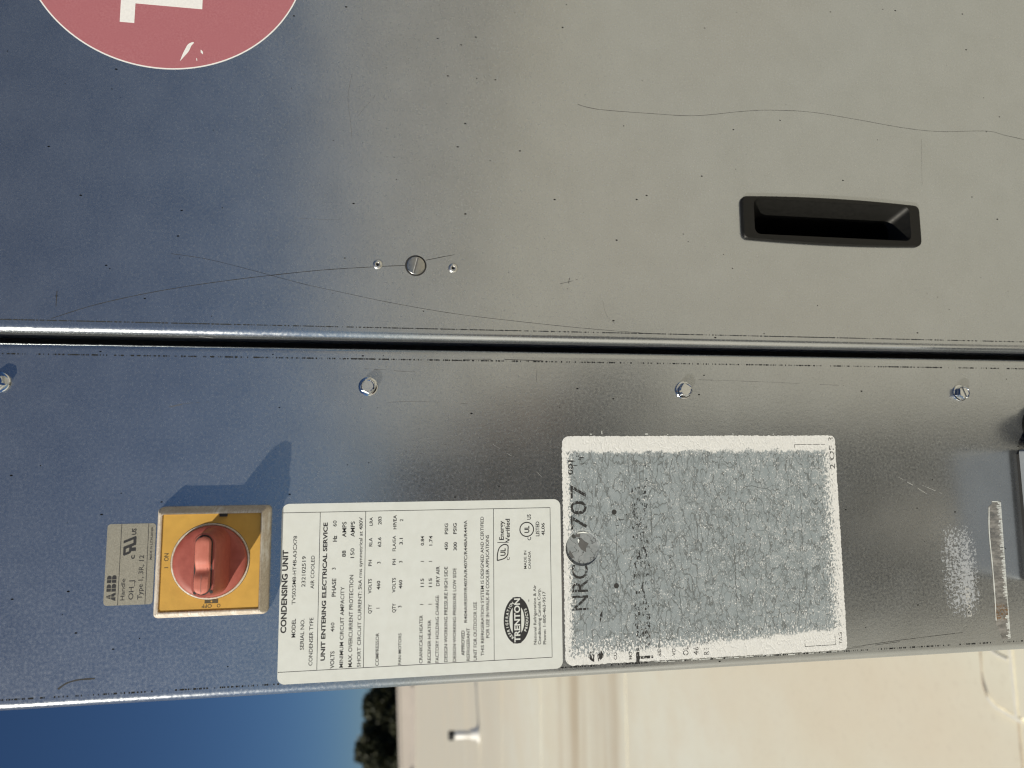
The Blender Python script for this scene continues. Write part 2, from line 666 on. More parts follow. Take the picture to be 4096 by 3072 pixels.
k = NT('glue_ghost')
X, Y, Z = k.xyz()
nz = k.noise(520, 4, 0.8)
ex = k.ramp(k.math('ABSOLUTE', X), 0.018, 0.036, 1.0, 0.0)
ez = k.ramp(k.math('ABSOLUTE', Z), 0.006, 0.017, 1.0, 0.0)
band = k.ramp(k.noise(34, 3), 0.35, 0.65, 0.46, 0.88)
a = k.math('GREATER_THAN', k.math('MULTIPLY', k.math('MULTIPLY', ex, ez), band), k.ramp(nz, 0.42, 0.60, 0.25, 1.0))
k.set(color=(0.50, 0.53, 0.56), rough=0.6, alpha=k.math('MULTIPLY', a, 0.75))
M['ghost'] = k.mat

k = NT('old_tape_glue')
X, Y, Z = k.xyz()
nz = k.noise(300, 4, 0.7, vec=k.mapping((1.0, 1, 0.4)))
c = k.mix(k.ramp(nz, 0.35, 0.65), (0.16, 0.155, 0.145), (0.34, 0.33, 0.31))
rust = k.math('MULTIPLY', k.ramp(k.math('ABSOLUTE', k.math('ADD', X, 0.027)), 0.004, 0.006, 1.0, 0.0), k.ramp(k.noise(800, 3), 0.47, 0.58))
c = k.mix(rust, c, (0.20, 0.10, 0.03))
k.set(color=c, rough=0.55, alpha=k.ramp(nz, 0.3, 0.6, 0.45, 0.85))
M['glue'] = k.mat

M['box_grey'] = simple('pale_grey_enamel', (0.34, 0.37, 0.40), 0.38, 0.0, 0.06, 200)

# roof membrane
k = NT('roof_membrane')
X, Y, Z = k.xyz()
a1 = k.noise(0.75, 5, 0.6)
a2 = k.noise(4.0, 5, 0.6)
a3 = k.noise(40, 4, 0.6)
base = k.mix(k.ramp(a1, 0.35, 0.65), (0.87, 0.81, 0.63), (0.90, 0.88, 0.74))
base = k.mix(k.math('MULTIPLY', k.ramp(a2, 0.45, 0.75), 0.45), base, (0.84, 0.75, 0.58))
st = k.noise(1.0, 4, 0.6, vec=k.mapping((0.12, 2.6, 1)))
inb = k.math('MULTIPLY', k.ramp(Y, 4.2, 4.9), k.ramp(Y, 6.5, 7.1, 1.0, 0.0))
base = k.mix(k.math('MULTIPLY', k.math('MULTIPLY', k.ramp(st, 0.40, 0.60), inb), 0.75), base, (0.58, 0.47, 0.32))
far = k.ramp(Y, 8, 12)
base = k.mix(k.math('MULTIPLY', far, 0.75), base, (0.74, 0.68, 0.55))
st2 = k.noise(1.0, 3, 0.55, vec=k.mapping((0.9, 0.35, 1), (3.3, 1.2, 0), (0, 0, 0.55)))
near = k.ramp(Y, 0.9, 3.6, 1.0, 0.4)
base = k.mix(k.math('MULTIPLY', k.math('MULTIPLY', k.ramp(st2, 0.46, 0.62), near), 0.65), base, (0.85, 0.74, 0.56))
base = k.mix(k.math('MULTIPLY', k.ramp(a3, 0.55, 0.75), 0.25), base, (0.60, 0.52, 0.40))
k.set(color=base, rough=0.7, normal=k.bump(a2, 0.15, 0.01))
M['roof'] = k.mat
M['parapet'] = simple('painted_parapet', (0.57, 0.52, 0.47), 0.7, 0, 0.06, 0.6)
M['coping'] = simple('metal_coping', (0.60, 0.55, 0.50), 0.5, 0.2, 0.05, 2)
M['dark'] = simple('dark_opening', (0.03, 0.03, 0.03), 0.8)
M['pvc'] = simple('white_pvc', (0.80, 0.79, 0.76), 0.45, 0, 0.04, 5)
M['ground'] = simple('dry_grass_ground', (0.16, 0.15, 0.08), 0.9, 0, 0.3, 0.05)
M['bark'] = simple('bark', (0.06, 0.045, 0.03), 0.9, 0, 0.3, 6)
k = NT('leaves')
oi = k.n('ShaderNodeObjectInfo')
nz = k.noise(0.9, 3)
k.set(color=k.mix(k.ramp(nz, 0.3, 0.7), (0.012, 0.018, 0.005), (0.045, 0.046, 0.013)), rough=0.6)
M['leaf'] = k.mat
M['unit_paint'] = simple('beige_grey_paint', (0.62, 0.60, 0.56), 0.5, 0.1, 0.08, 1.5)
M['louvre'] = simple('louvre_metal', (0.66, 0.64, 0.60), 0.5, 0.0, 0.1, 3)

# ================================================================== SETTING
mb = MB()
mb.add([(-70, -45, 0), (70, -45, 0), (70, 82, 0), (-70, 82, 0)], [(0, 1, 2, 3)])
roof = tag(mb.build('roof', M['roof']), kind='structure')
mb = MB()
n = 48
mb.add([(0, 0, -6.5)] + [(2000 * math.cos(2 * math.pi * i / n), 2000 * math.sin(2 * math.pi * i / n), -6.5) for i in range(n)],
       [(0, i + 1, (i + 1) % n + 1) for i in range(n)])
tag(mb.build('ground', M['ground']), kind='structure')
# facade under the roof edge
mb = MB()
mb.box((-70.4, -45.4, -6.5), (70.4, 82.4, -0.05))
tag(mb.build('building_base', M['parapet']), kind='structure')

SQ = HC / 1.5
# overlapping membrane sheets with a rounded seam patch (true laps, a few mm thick)
def lap(name, loop, z0, z1, mat=None):
    mb = MB()
    n = len(loop)
    lo = [Vector((x, y, z0)) for x, y in loop]
    ins = []
    cx = sum(q[0] for q in loop) / n
    cy = sum(q[1] for q in loop) / n
    for x, y in loop:
        d = Vector((cx - x, cy - y)).normalized() * 0.004
        ins.append(Vector((x + d.x, y + d.y, z1)))
    mb.add(lo + ins, [(i, (i + 1) % n, n + (i + 1) % n, n + i) for i in range(n)] + [tuple(range(n, 2 * n))])
    return mb.build(name, mat or M['roof'], roof, False)


def rp(x, y):
    return (x * SQ, y * SQ - 0.4)


y_s = rp(0, 1.53)[1]
lap('membrane_lap', [(-6, 0.05), (-0.128, 0.05), (3, 0.05), (3, y_s + 0.012), (-0.5, y_s), (-1.2, y_s - 0.004), (-6, y_s - 0.03)][::1], 0.0, 0.004)
pl = [rp(-0.30, 1.64), rp(-0.51, 1.622), rp(-0.585, 1.622), rp(-0.612, 1.612), rp(-0.630, 1.590), rp(-0.640, 1.52), rp(-0.60, 1.42), rp(-0.40, 1.40), rp(-0.28, 1.5)]
lap('seam_patch', pl, 0.0, 0.008)
for i, y in enumerate((4.50, 7.6, 10.7, 13.8, 16.9)):
    lap('membrane_lap', [(-30, y), (12, y), (12, y + 0.12), (-30, y + 0.12)], 0.0, 0.003)

M['seam_tan'] = simple('seam_tan', (0.66, 0.56, 0.42), 0.9, 0, 0.2, 30)  # tan, darker than the membrane, for lines drawn along the lap edges
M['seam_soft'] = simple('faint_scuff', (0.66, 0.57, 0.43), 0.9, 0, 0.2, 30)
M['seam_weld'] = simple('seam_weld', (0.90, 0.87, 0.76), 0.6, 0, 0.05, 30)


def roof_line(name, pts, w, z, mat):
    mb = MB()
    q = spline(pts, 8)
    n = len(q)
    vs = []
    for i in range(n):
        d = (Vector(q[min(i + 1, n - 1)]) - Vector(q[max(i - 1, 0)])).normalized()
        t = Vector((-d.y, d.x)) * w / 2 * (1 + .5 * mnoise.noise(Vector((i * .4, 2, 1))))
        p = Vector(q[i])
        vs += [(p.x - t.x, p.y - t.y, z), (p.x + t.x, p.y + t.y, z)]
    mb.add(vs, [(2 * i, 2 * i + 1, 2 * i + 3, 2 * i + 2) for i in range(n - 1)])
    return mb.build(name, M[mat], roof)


roof_line('seam_line', [rp(-0.40, 1.632), rp(-0.51, 1.625), rp(-0.585, 1.625), rp(-0.616, 1.614)], 0.006, 0.0095, 'seam_tan')
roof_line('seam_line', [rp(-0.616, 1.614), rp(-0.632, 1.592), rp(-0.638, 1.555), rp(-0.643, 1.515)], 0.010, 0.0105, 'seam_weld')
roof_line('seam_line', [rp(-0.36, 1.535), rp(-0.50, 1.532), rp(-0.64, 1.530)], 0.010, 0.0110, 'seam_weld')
roof_line('seam_line', [rp(-0.64, 1.530), rp(-0.70, 1.530), rp(-0.78, 1.529)], 0.007, 0.0060, 'seam_tan')
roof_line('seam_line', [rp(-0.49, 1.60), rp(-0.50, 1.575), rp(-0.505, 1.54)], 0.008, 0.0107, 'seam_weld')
# parapet at the far edge of the roof
par = empty('parapet_wall', (-27, 70, 0))
mb = MB()
pa, pb, pc, pd = (-90, 60), (-31, 69.0), (-19, 70.6), (60, 80)
tops = [1.25, 1.42, 1.88, 1.95]
plan = [pa, pb, pc, pd]
vs, fs = [], []
for (x, y), t in zip(plan, tops):
    d = Vector((-0.35, 0.93))
    vs += [(x, y, 0.0), (x, y, t), (x + d.x * 0.35, y + d.y * 0.35, t), (x + d.x * 0.35, y + d.y * 0.35, 0.0)]
for i in range(3):
    for a in range(3):
        fs.append((4 * i + a, 4 * i + 4 + a, 4 * i + 5 + a, 4 * i + a + 1))
mb.add(vs, [tuple(reversed(f)) for f in fs])
mb.build('wall_face', M['parapet'], par)
mb = MB()
vs, fs = [], []
for (x, y), t in zip(plan, tops):
    d = Vector((-0.35, 0.93))
    vs += [(x - d.x * .07, y - d.y * .07, t - 0.16), (x - d.x * .07, y - d.y * .07, t + 0.04), (x + d.x * .42, y + d.y * .42, t + 0.05), (x + d.x * .42, y + d.y * .42, t - 0.16)]
for i in range(3):
    for a in range(3):
        fs.append((4 * i + a, 4 * i + 4 + a, 4 * i + 5 + a, 4 * i + a + 1))
mb.add(vs, [tuple(reversed(f)) for f in fs])
mb.build('coping', M['coping'], par)
for t in (0.12, 0.77):                             # scuppers at the foot of the wall
    x = pb[0] + (pc[0] - pb[0]) * t
    y = pb[1] + (pc[1] - pb[1]) * t
    q = MB()
    q.box((x - 0.30, y - 0.14, 0.02), (x + 0.30, y + 0.02, 0.42))
    q.build('scupper', M['dark'], par)
mb = MB()
vs, fs = [], []
for (x, y) in plan:
    vs += [(x + .2, y - 0.75, 0.008), (x + .07, y - 0.03, 0.22)]
mb.add(vs, [(2 * i, 2 * i + 2, 2 * i + 3, 2 * i + 1) for i in range(3)])
mb.build('cant_strip', M['coping'], par)
tag(par, 'long beige parapet wall at the far edge of the roof, below the dark trees', 'wall')

# vent pipe
px_, py_ = -5.14 * SQ, 13.48 * SQ - 0.4
vp_ = empty('vent_pipe', (px_, py_, 0))
mb = MB()
mb.tube([(px_, py_, 0), (px_, py_, 0.52)], 0.075, 20)
mb.build('pipe', M['pvc'], vp_, True)
mb = MB()
mb.tube([(px_, py_, 0.0), (px_, py_, 0.03), (px_, py_, 0.05), (px_, py_, 0.16), (px_, py_, 0.17)], [0.17, 0.165, 0.105, 0.098, 0.08], 20)
mb.build('flashing_boot', M['pvc'], vp_, True)
mb = MB()
mb.tube([(px_, py_, 0.50), (px_, py_, 0.515), (px_, py_, 0.60), (px_, py_, 0.615)], [0.082, 0.092, 0.092, 0.07], 20)
mb.build('cap', M['dark'], vp_, True)
tag(vp_, 'small white vent pipe with a black cap standing alone on the roof', 'vent pipe')


# trees behind the parapet
def tree(cx, cy, top, wid, label, seed):
    rnd = random.Random(seed)
    root = empty('tree', (cx, cy, -6.5))
    tm = MB()
    H = top + 6.5
    tm.tube([(cx, cy, -6.5), (cx + .15, cy, -3.5), (cx - .1, cy + .1, -1), (cx + .1, cy, top - 3)], [0.34, 0.27, 0.2, 0.07], 8)
    for i in range(9):
        a = rnd.uniform(0, 6.28)
        z0 = rnd.uniform(-3, top - 4)
        l = rnd.uniform(.45, .8) * wid
        tm.tube([(cx, cy, z0), (cx + math.cos(a) * l * .5, cy + math.sin(a) * l * .5, z0 + .9), (cx + math.cos(a) * l, cy + math.sin(a) * l, z0 + 1.7)], [0.11, 0.07, 0.03], 6)
    tm.build('trunk', M['bark'], root)
    vs, fs = [], []
    clumps = []
    for i in range(130):
        a = rnd.uniform(0, 6.28)
        t = rnd.random() ** 0.8
        z = -3.2 + (top + 3.0) * t
        rr = wid * (math.sin(math.pi * min(1, (t * 0.86 + .14))) ** 0.6) * rnd.uniform(.25, 1.0)
        clumps.append((cx + math.cos(a) * rr, cy + math.sin(a) * rr, z, rnd.uniform(.5, 1.05)))
    clumps.append((cx, cy, top - .6, .7))
    for (x, y, z, s) in clumps:
        for j in range(170):
            d = Vector((rnd.gauss(0, 1), rnd.gauss(0, 1), rnd.gauss(0, .8)))
            d = d.normalized() * s * rnd.uniform(.3, 1.0) * (1.6 if rnd.random() < .12 else 1.1)
            p = Vector((x, y, z)) + d
            if p.z > top:
                continue
            q = Vector((rnd.gauss(0, 1), rnd.gauss(0, 1), rnd.gauss(0, 1))).normalized()
            w = q.orthogonal().normalized()
            e = q.cross(w)
            sz = rnd.uniform(.14, .30)
            n = len(vs)
            vs += [p - w * sz, p + e * sz * .6, p + w * sz, p - e * sz * .6]
            fs.append((n, n + 1, n + 2, n + 3))
    mk('crown', vs, fs, M['leaf'], root)
    tag(root, label, 'tree', 'trees behind the parapet')
    return root


TD = 96.0
tree(-0.395 * TD, TD, 1.6 + .0585 * TD, 3.5, 'dark tree behind the parapet, the tallest round crown, middle of the row', 3)
tree(-0.338 * TD, TD + 1, 1.6 + .0490 * TD, 3.3, 'dark tree behind the parapet, the one half hidden by the steel cabinet edge', 5)
tree(-0.452 * TD, TD - 1, 1.6 + .0520 * TD, 3.3, 'dark tree behind the parapet, cut off by the picture border', 9)
tree(-0.367 * (TD + 6), TD + 6, 1.6 + .049 * (TD + 6), 3.4, 'lower dark tree of the back row, seen between the tallest crown and the cabinet edge', 40)
tree(-0.424 * (TD + 6), TD + 6, 1.6 + .047 * (TD + 6), 3.4, 'lower dark tree of the back row, between the tallest crown and the picture border', 41)
tree(-0.310 * (TD + 6), TD + 6, 1.6 + .036 * (TD + 6), 3.2, 'lower dark tree of the back row, right against the edge of the steel cabinet', 42)

# ================================================================== THE CABINET
ZT, ZB = 330.0, -1330.0            # top and bottom of the sheets (mm from lens height)
unit = empty('condensing_unit', (0, 0, 0))
tag(unit, 'galvanised steel condensing unit cabinet with a door and a narrow side panel', 'condensing unit')


def fold(xa, xb, sgn, r, depth):
    """profile points (x,h) mm from flat (xa) round a fold ending at xb going inwards"""
    pts = [(xa, 0.0)]
    c = xb - sgn * r
    for i in range(0, 9):
        a = R(90 * i / 8)
        pts.append((c + sgn * r * math.sin(a), -r + r * math.cos(a)))
    pts.append((xb, -depth))
    return pts


def strip(mb, prof, z0, z1, nz=1):
    n = len(prof)
    vs = []
    for i in range(nz + 1):
        z = z0 + (z1 - z0) * i / nz
        vs += [P(x, z, h) for x, h in prof]
    fs = []
    for i in range(nz):
        for j in range(n - 1):
            fs.append((i * n + j, i * n + j + 1, (i + 1) * n + j + 1, (i + 1) * n + j))
    mb.add(vs, fs)


# service panel (left of the seam), with knockout hole under the old label
KN = (-52.5, -106.3)
mb = MB()
pl_ = fold(-121.0, -125.8, -1, 4.2, 30)
pr_ = fold(61.0, 65.0, 1, 3.6, 14)
v, f = filled([(-121, ZB), (61, ZB), (61, ZT), (-121, ZT)], [circ(KN[0], KN[1], 10.4, 40)], 0.0)
mb.add(v, f)
strip(mb, pl_[::-1], ZB, ZT)
strip(mb, pr_, ZB, ZT)
svc = mb.build('service_panel', M['panel'], unit, True)
# wrap-around side of the cabinet
mb = MB()
mb.box((-0.1240, 0.030, HC + ZB * MM), (-0.1232, 1.25, HC + ZT * MM))
mb.build('side_sheet', M['panel'], unit)

# door (right of the seam), with an opening for the pull
HX0, HX1, HZ0, HZ1 = 143.8, 167.9, -337.8, -224.6
mb = MB()
v, f = filled([(75, ZB), (980, ZB), (980, ZT), (75, ZT)], [rrect(HX0 - 1.2, HZ0 - 1.2, HX1 + 1.2, HZ1 + 1.2, 5)], 0.0)
mb.add(v, f)
fd_ = fold(75.0, 70.0, -1, 4.9, 17)
strip(mb, fd_[:-1][::-1], ZB, ZT)
door = mb.build('door', M['door'], unit, True)
mb = MB()
strip(mb, fd_[-2:][::-1], ZB, ZT)
mb.build('door_flange', M['flange'], door)
mb = MB()
mb.box((0.058, 0.0175, HC + ZB * MM), (0.078, 0.020, HC + ZT * MM))
mb.build('door_seal', M['gap'], unit)
mb = MB()
mb.box((-0.122, 0.03, HC + ZT * MM - .002), (0.98, 1.25, HC + ZT * MM))
mb.build('top_sheet', M['panel'], unit)
mb = MB()
mb.box((0.978, 0.004, HC + ZB * MM), (0.980, 1.25, HC + ZT * MM - .003))
mb.build('end_sheet', M['panel'], unit)
for x in (-0.10, 0.93):
    for y in (0.06, 1.15):
        mb = MB()
        mb.box((x, y, 0.0), (x + .05, y + .05, HC + ZB * MM))
        mb.build('leg', M['panel'], unit)

# --- pull handle: black rim, sloping finger recess
cx_, cz_ = 155.2, -281.2
outer = []
for i in range(13):
    t = -1 + 2 * i / 12
    outer.append((170.9 - 1.6 * t * t, cz_ + 60.5 * t))
o2 = []
for i in range(13):
    t = 1 - 2 * i / 12
    o2.append((139.3 + 1.4 * t * t - 0.2, cz_ + 60.5 * t))
def corner(x0, z0, x1, z1, qx, qz):
    out = []
    for i in range(1, 6):
        t = i / 6
        out.append(((1 - t) ** 2 * x0 + 2 * t * (1 - t) * qx + t * t * x1, (1 - t) ** 2 * z0 + 2 * t * (1 - t) * qz + t * t * z1))
    return out
ztop, zbot = cz_ + 64.8, cz_ - 64.8
loop = outer + corner(outer[-1][0], outer[-1][1], 164.5, ztop, 169.2, ztop) + [(164.5, ztop), (145.5, ztop)] \
    + corner(145.5, ztop, o2[0][0], o2[0][1], 140.6, ztop) + o2 \
    + corner(o2[-1][0], o2[-1][1], 145.5, zbot, 140.6, zbot) + [(145.5, zbot), (164.5, zbot)] + corner(164.5, zbot, outer[0][0], outer[0][1], 169.2, zbot)
inner = rrect(HX0, HZ0, HX1, HZ1, 4.2, 5)
hnd = plate('pull_handle', loop, 0.02, 2.6, M['black_plastic'], door, holes=[inner], bevel=1.3, smooth=False)
# recess: slope from the right lip to a deep pocket under the left lip
mb = MB()
lipr = 2.6
def ring(x0, x1, z0, z1, r, hfun):
    return [P(x, z, hfun(x)) for x, z in rrect(x0, z0, x1, z1, r, 5)]
rg = [ring(HX0, HX1, HZ0, HZ1, 4.2, lambda x: lipr),
      ring(HX0, HX1 - 0.5, HZ0 + .5, HZ1 - .5, 4.0, lambda x: lipr - 1.0),
      ring(HX0 - 0.2, HX1 - 7.5, HZ0 + 6.5, HZ1 - 5.5, 5.0, lambda x: -11.0),
      ring(HX0 - 0.2, HX1 - 12.0, HZ0 + 8, HZ1 - 7.0, 4.5, lambda x: -34.0)]
n = len(rg[0])
for a, b in zip(rg[:-1], rg[1:]):
    mb.add(a + b, [(i, n + i, n + (i + 1) % n, (i + 1) % n) for i in range(n)])
mb.add(rg[-1], [tuple(range(n))])
mb.build('finger_recess', M['black_plastic'], door, True)

# --- quarter-turn lock and two pop rivets on the door
lathe('lock_well', [(6.35, 0.02), (6.3, 0.20), (6.0, 0.22), (5.5, 0.03)], 115.1, -7.5, M['dark'], door)
lk = lathe('lock_core', [(5.45, 0.02), (5.45, 0.55), (5.2, 0.75), (4.9, 0.80), (0.0, 0.80)], 115.1, -7.5, M['dull_zinc'], door)
mb = MB()
ca, sa = math.cos(R(-14)), math.sin(R(-14))
ribbon(mb, [(115.1 - 5.0 * ca, -7.5 - 5.0 * sa), (115.1 + 5.0 * ca, -7.5 + 5.0 * sa)], 1.25, 0.83)
mb.build('lock_slot', M['soot_soft'], door)
mb = MB()
ribbon(mb, [(115.1 - 5.0 * ca, -7.05 - 5.0 * sa), (115.1 + 5.0 * ca, -7.05 + 5.0 * sa)], 0.28, 0.86)
mb.build('lock_slot_edge', M['scratch_lite'], door)
for x, z in ((114.9, 14.8), (114.4, -29.6)):
    rv = lathe('rivet', [(2.85, 0.02), (2.75, 0.45), (2.3, 0.85), (1.6, 1.05), (1.15, 1.05), (1.0, 0.75), (0.9, 0.2)], x, z, M['alu'], door, 28)
    lathe('rivet_bore', [(0.85, 0.30), (0.3, 0.28), (0.0, 0.28)], x, z, M['dark'], door, 16)


# --- hex washer-head screws on the service panel
def hex_screw(cx, cz, slot, hexrot, name='screw'):
    W_, HH, top = 5.45, 4.3, 4.9
    prof = [(W_, 0.02), (W_, 0.55), (W_ - .35, 0.85), (4.3, 1.05)]
    n = 48
    vs, fs = [], []
    for r, h in prof:
        for k_ in range(n):
            a = 2 * math.pi * k_ / n
            vs.append((r * math.cos(a), r * math.sin(a), h))
    def hexr(a):
        q = (a - hexrot) % (math.pi / 3) - math.pi / 6
        return 3.95 / math.cos(q)
    for scale, h in ((1.0, 1.05), (1.0, 3.6), (0.90, 4.4)):
        for k_ in range(n):
            a = 2 * math.pi * k_ / n
            r = hexr(a) * scale
            if h > 4.0:
                r = min(r, 3.95)
            vs.append((r * math.cos(a), r * math.sin(a), h))
    for r, h in ((3.45, 4.55), (3.15, 4.15), (3.0, 4.1)):
        for k_ in range(n):
            a = 2 * math.pi * k_ / n
            vs.append((r * math.cos(a), r * math.sin(a), h))
    rings = len(vs) // n
    for i in range(rings - 1):
        for k_ in range(n):
            fs.append((i * n + k_, i * n + (k_ + 1) % n, (i + 1) * n + (k_ + 1) % n, (i + 1) * n + k_))
    fs.append(tuple(range((rings - 1) * n, rings * n)))
    fs.append(tuple(range(n))[::-1])
    bm = bmesh.new()
    bv = [bm.verts.new(v) for v in vs]
    for f in fs:
        bm.faces.new([bv[i] for i in f])
    bmesh.ops.recalc_face_normals(bm, faces=bm.faces)
    # saw the slot: cut along both slot walls and push the strip down
    d = Vector((math.cos(slot), math.sin(slot), 0))
    nn = Vector((-d.y, d.x, 0))
    for s in (-1, 1):
        for wv in (0.52, 0.58):
            geom = list(bm.verts) + list(bm.edges) + list(bm.faces)
            bmesh.ops.bisect_plane(bm, geom=geom, dist=1e-5, plane_co=nn * wv * s, plane_no=nn)
    for v in bm.verts:
        if abs(v.co.dot(nn)) <= 0.53 and v.co.z > 2.7:
            v.co.z = 2.7
    vv = [P(cx + v.co.x, cz + v.co.y, v.co.z) for v in bm.verts]
    bm.verts.index_update()
    ff = [[v.index for v in f.verts] for f in bm.faces]
    bm.free()
    o = mk(name, vv, ff, M['zinc'], svc, False)
    return o


hex_screw(43.1, 211.5, R(70), R(12))
hex_screw(42.5, 19.2, R(18), R(8))
hex_screw(42.0, -172.9, R(-72), R(20))
hex_screw(41.6, -367.3, R(23), R(-6))


# --- scratches and scuffs (hairline marks cut in the zinc)
def hair(pts, w, mat, parent, dash=None, seed=0):
    s = spline(pts, 10)
    mb = MB()
    if dash is None:
        ribbon(mb, s, [w * (0.55 + 0.75 * abs(mnoise.noise(Vector((q[0] * .22, q[1] * .22, 1.7))))) for q in s], 0.025)
    else:
        rnd = random.Random(seed)
        i = 0
        while i < len(s) - 2:
            l = rnd.randint(2, dash)
            if rnd.random() < .7:
                ribbon(mb, s[i:i + l + 1], w * rnd.uniform(.6, 1.2), 0.025)
            i += l
    return mb.build('scratch', mat, parent)


SCR = [('a',
  [(224.4, -108.8), (223.2, -113.0), (221.9, -124.6), (221.8, -155.6), (222.6, -187.3), (228.0, -220.0), (230.5, -240.0), (231.5, -270.4), (228.8, -304.6), (225.4, -339.6),
   (224.7, -368.4), (227.7, -405.5), (225.7, -420.3), (223.4, -435.9), (221.0, -442.5)],
  0.34, 'soot', 'd', None),
 ('b', [(78.2, 188.6), (86.0, 168.2), (92.7, 144.8), (98.2, 120.8), (102.8, 96.3), (106.9, 71.1), (110.6, 45.3), (113.3, 19.0), (115.1, -1.2)], 0.46, 'soot', 'd', None),
 ('b2', [(118.7, -13.5), (121.4, -24.5), (124.6, -38.4)], 0.38, 'soot', 'd', 4),
 ('c', [(116.9, 129.0), (114.4, 109.2), (108.6, 83.9), (102.2, 58.1), (97.0, 32.0), (92.0, 5.3), (86.1, -35.6), (81.0, -92.1), (78.4, -130.1), (77.0, -160.1)], 0.28, 'soot', 'd',
  None),
 ('d', [(93.7, 186.5), (85.0, 186.5)], 0.5, 'soot', 'd', None), ('e', [(30.1, 127.1), (31.6, 121.7), (32.7, 113.3), (33.2, 105.6)], 0.2, 'soot_soft', 'p', 4),
 ('e2', [(30.3, 125.7), (31.9, 118.1), (33.0, 110.9)], 0.2, 'soot_soft', 'p', 3),
 ('f', [(-115.8, 173.6), (-113.5, 170.5), (-112.3, 167.3), (-111.6, 162.9), (-111.5, 156.3)], 1.1, 'soot', 'p', None),
 ('i', [(53.0, 23.4), (52.4, 10.2), (51.7, -0.4), (51.7, -24.7)], 0.25, 'soot_soft', 'p', 5),
 ('j', [(48.7, -178.8), (48.1, -211.3), (47.2, -242.9), (45.8, -285.2)], 0.2, 'soot_soft', 'p', 5),
 ('k', [(191.5, 30.9), (202.5, 31.9), (217.6, 33.6), (232.5, 31.6)], 0.2, 'soot_soft', 'd', None), ('k2', [(203.2, 29.8), (212.5, 23.1), (220.4, 17.2)], 0.14, 'soot_soft', 'd', 4),
 ('l', [(-13.2, -317.3), (-19.3, -328.6), (-26.0, -339.8)], 0.25, 'scratch_lite', 'p', 4),
 ('l2', [(-17.8, -332.1), (-21.8, -341.9), (-25.0, -350.1)], 0.18, 'scratch_lite', 'p', 3),
 ('m', [(8.9, -53.3), (2.9, -62.9), (-5.4, -76.7), (-10.3, -82.2)], 0.1, 'scratch_lite', 'p', 4), ('n', [(33.2, 12.6), (34.1, -8.6), (32.9, -38.3)], 0.16, 'soot_soft', 'p', 4),
 ('o', [(53.2, -80.2), (44.8, -79.6), (39.2, -79.2)], 0.2, 'soot_soft', 'p', 3), ('p', [(141.0, 66.9), (140.9, 46.0), (141.5, 22.1)], 0.14, 'soot_soft', 'd', 5),
 ('q', [(218.3, -353.4), (184.9, -351.3)], 0.12, 'soot_soft', 'd', 5), ('r', [(100.0, -121.7), (88.4, -124.4), (82.7, -130.2)], 0.14, 'soot_soft', 'd', 4),
 ('s', [(-114.5, -9.6), (-111.6, -25.1), (-109.8, -38.1)], 0.16, 'soot_soft', 'p', 4), ('t', [(-117.5, -277.1), (-114.8, -312.6), (-112.3, -355.8)], 0.3, 'soot', 'p', 6),
 ('u', [(-118.5, -270.7), (-116.8, -296.3), (-114.4, -329.0)], 0.25, 'soot', 'p', 6), ('v', [(69.9, 112.3), (69.2, 105.0)], 0.2, 'scratch_lite', 'p', None),
 ('w', [(-115.2, 45.4), (-116.5, 35.6), (-117.8, 29.4)], 0.12, 'scratch_lite', 'p', 3), ('x', [(-89.6, 43.5), (-87.8, 28.7), (-86.3, 16.1)], 0.15, 'soot_soft', 'p', 4),
 ('y', [(111.0, -101.3), (107.5, -100.7), (103.7, -100.0)], 0.5, 'soot_soft', 'd', 3), ('y2', [(107.1, -95.4), (109.0, -102.7), (110.3, -106.6)], 0.35, 'soot_soft', 'd', 3),
 ('z', [(59.3, -35.6), (59.6, -57.8), (59.0, -86.0)], 0.36, 'soot', 'p', 4)]
for nm, pts, w, mat, par_, dash in SCR:
    hair(pts, w, M[mat], svc if par_ == 'p' else door, dash, len(pts) * 3 + int(w * 100))

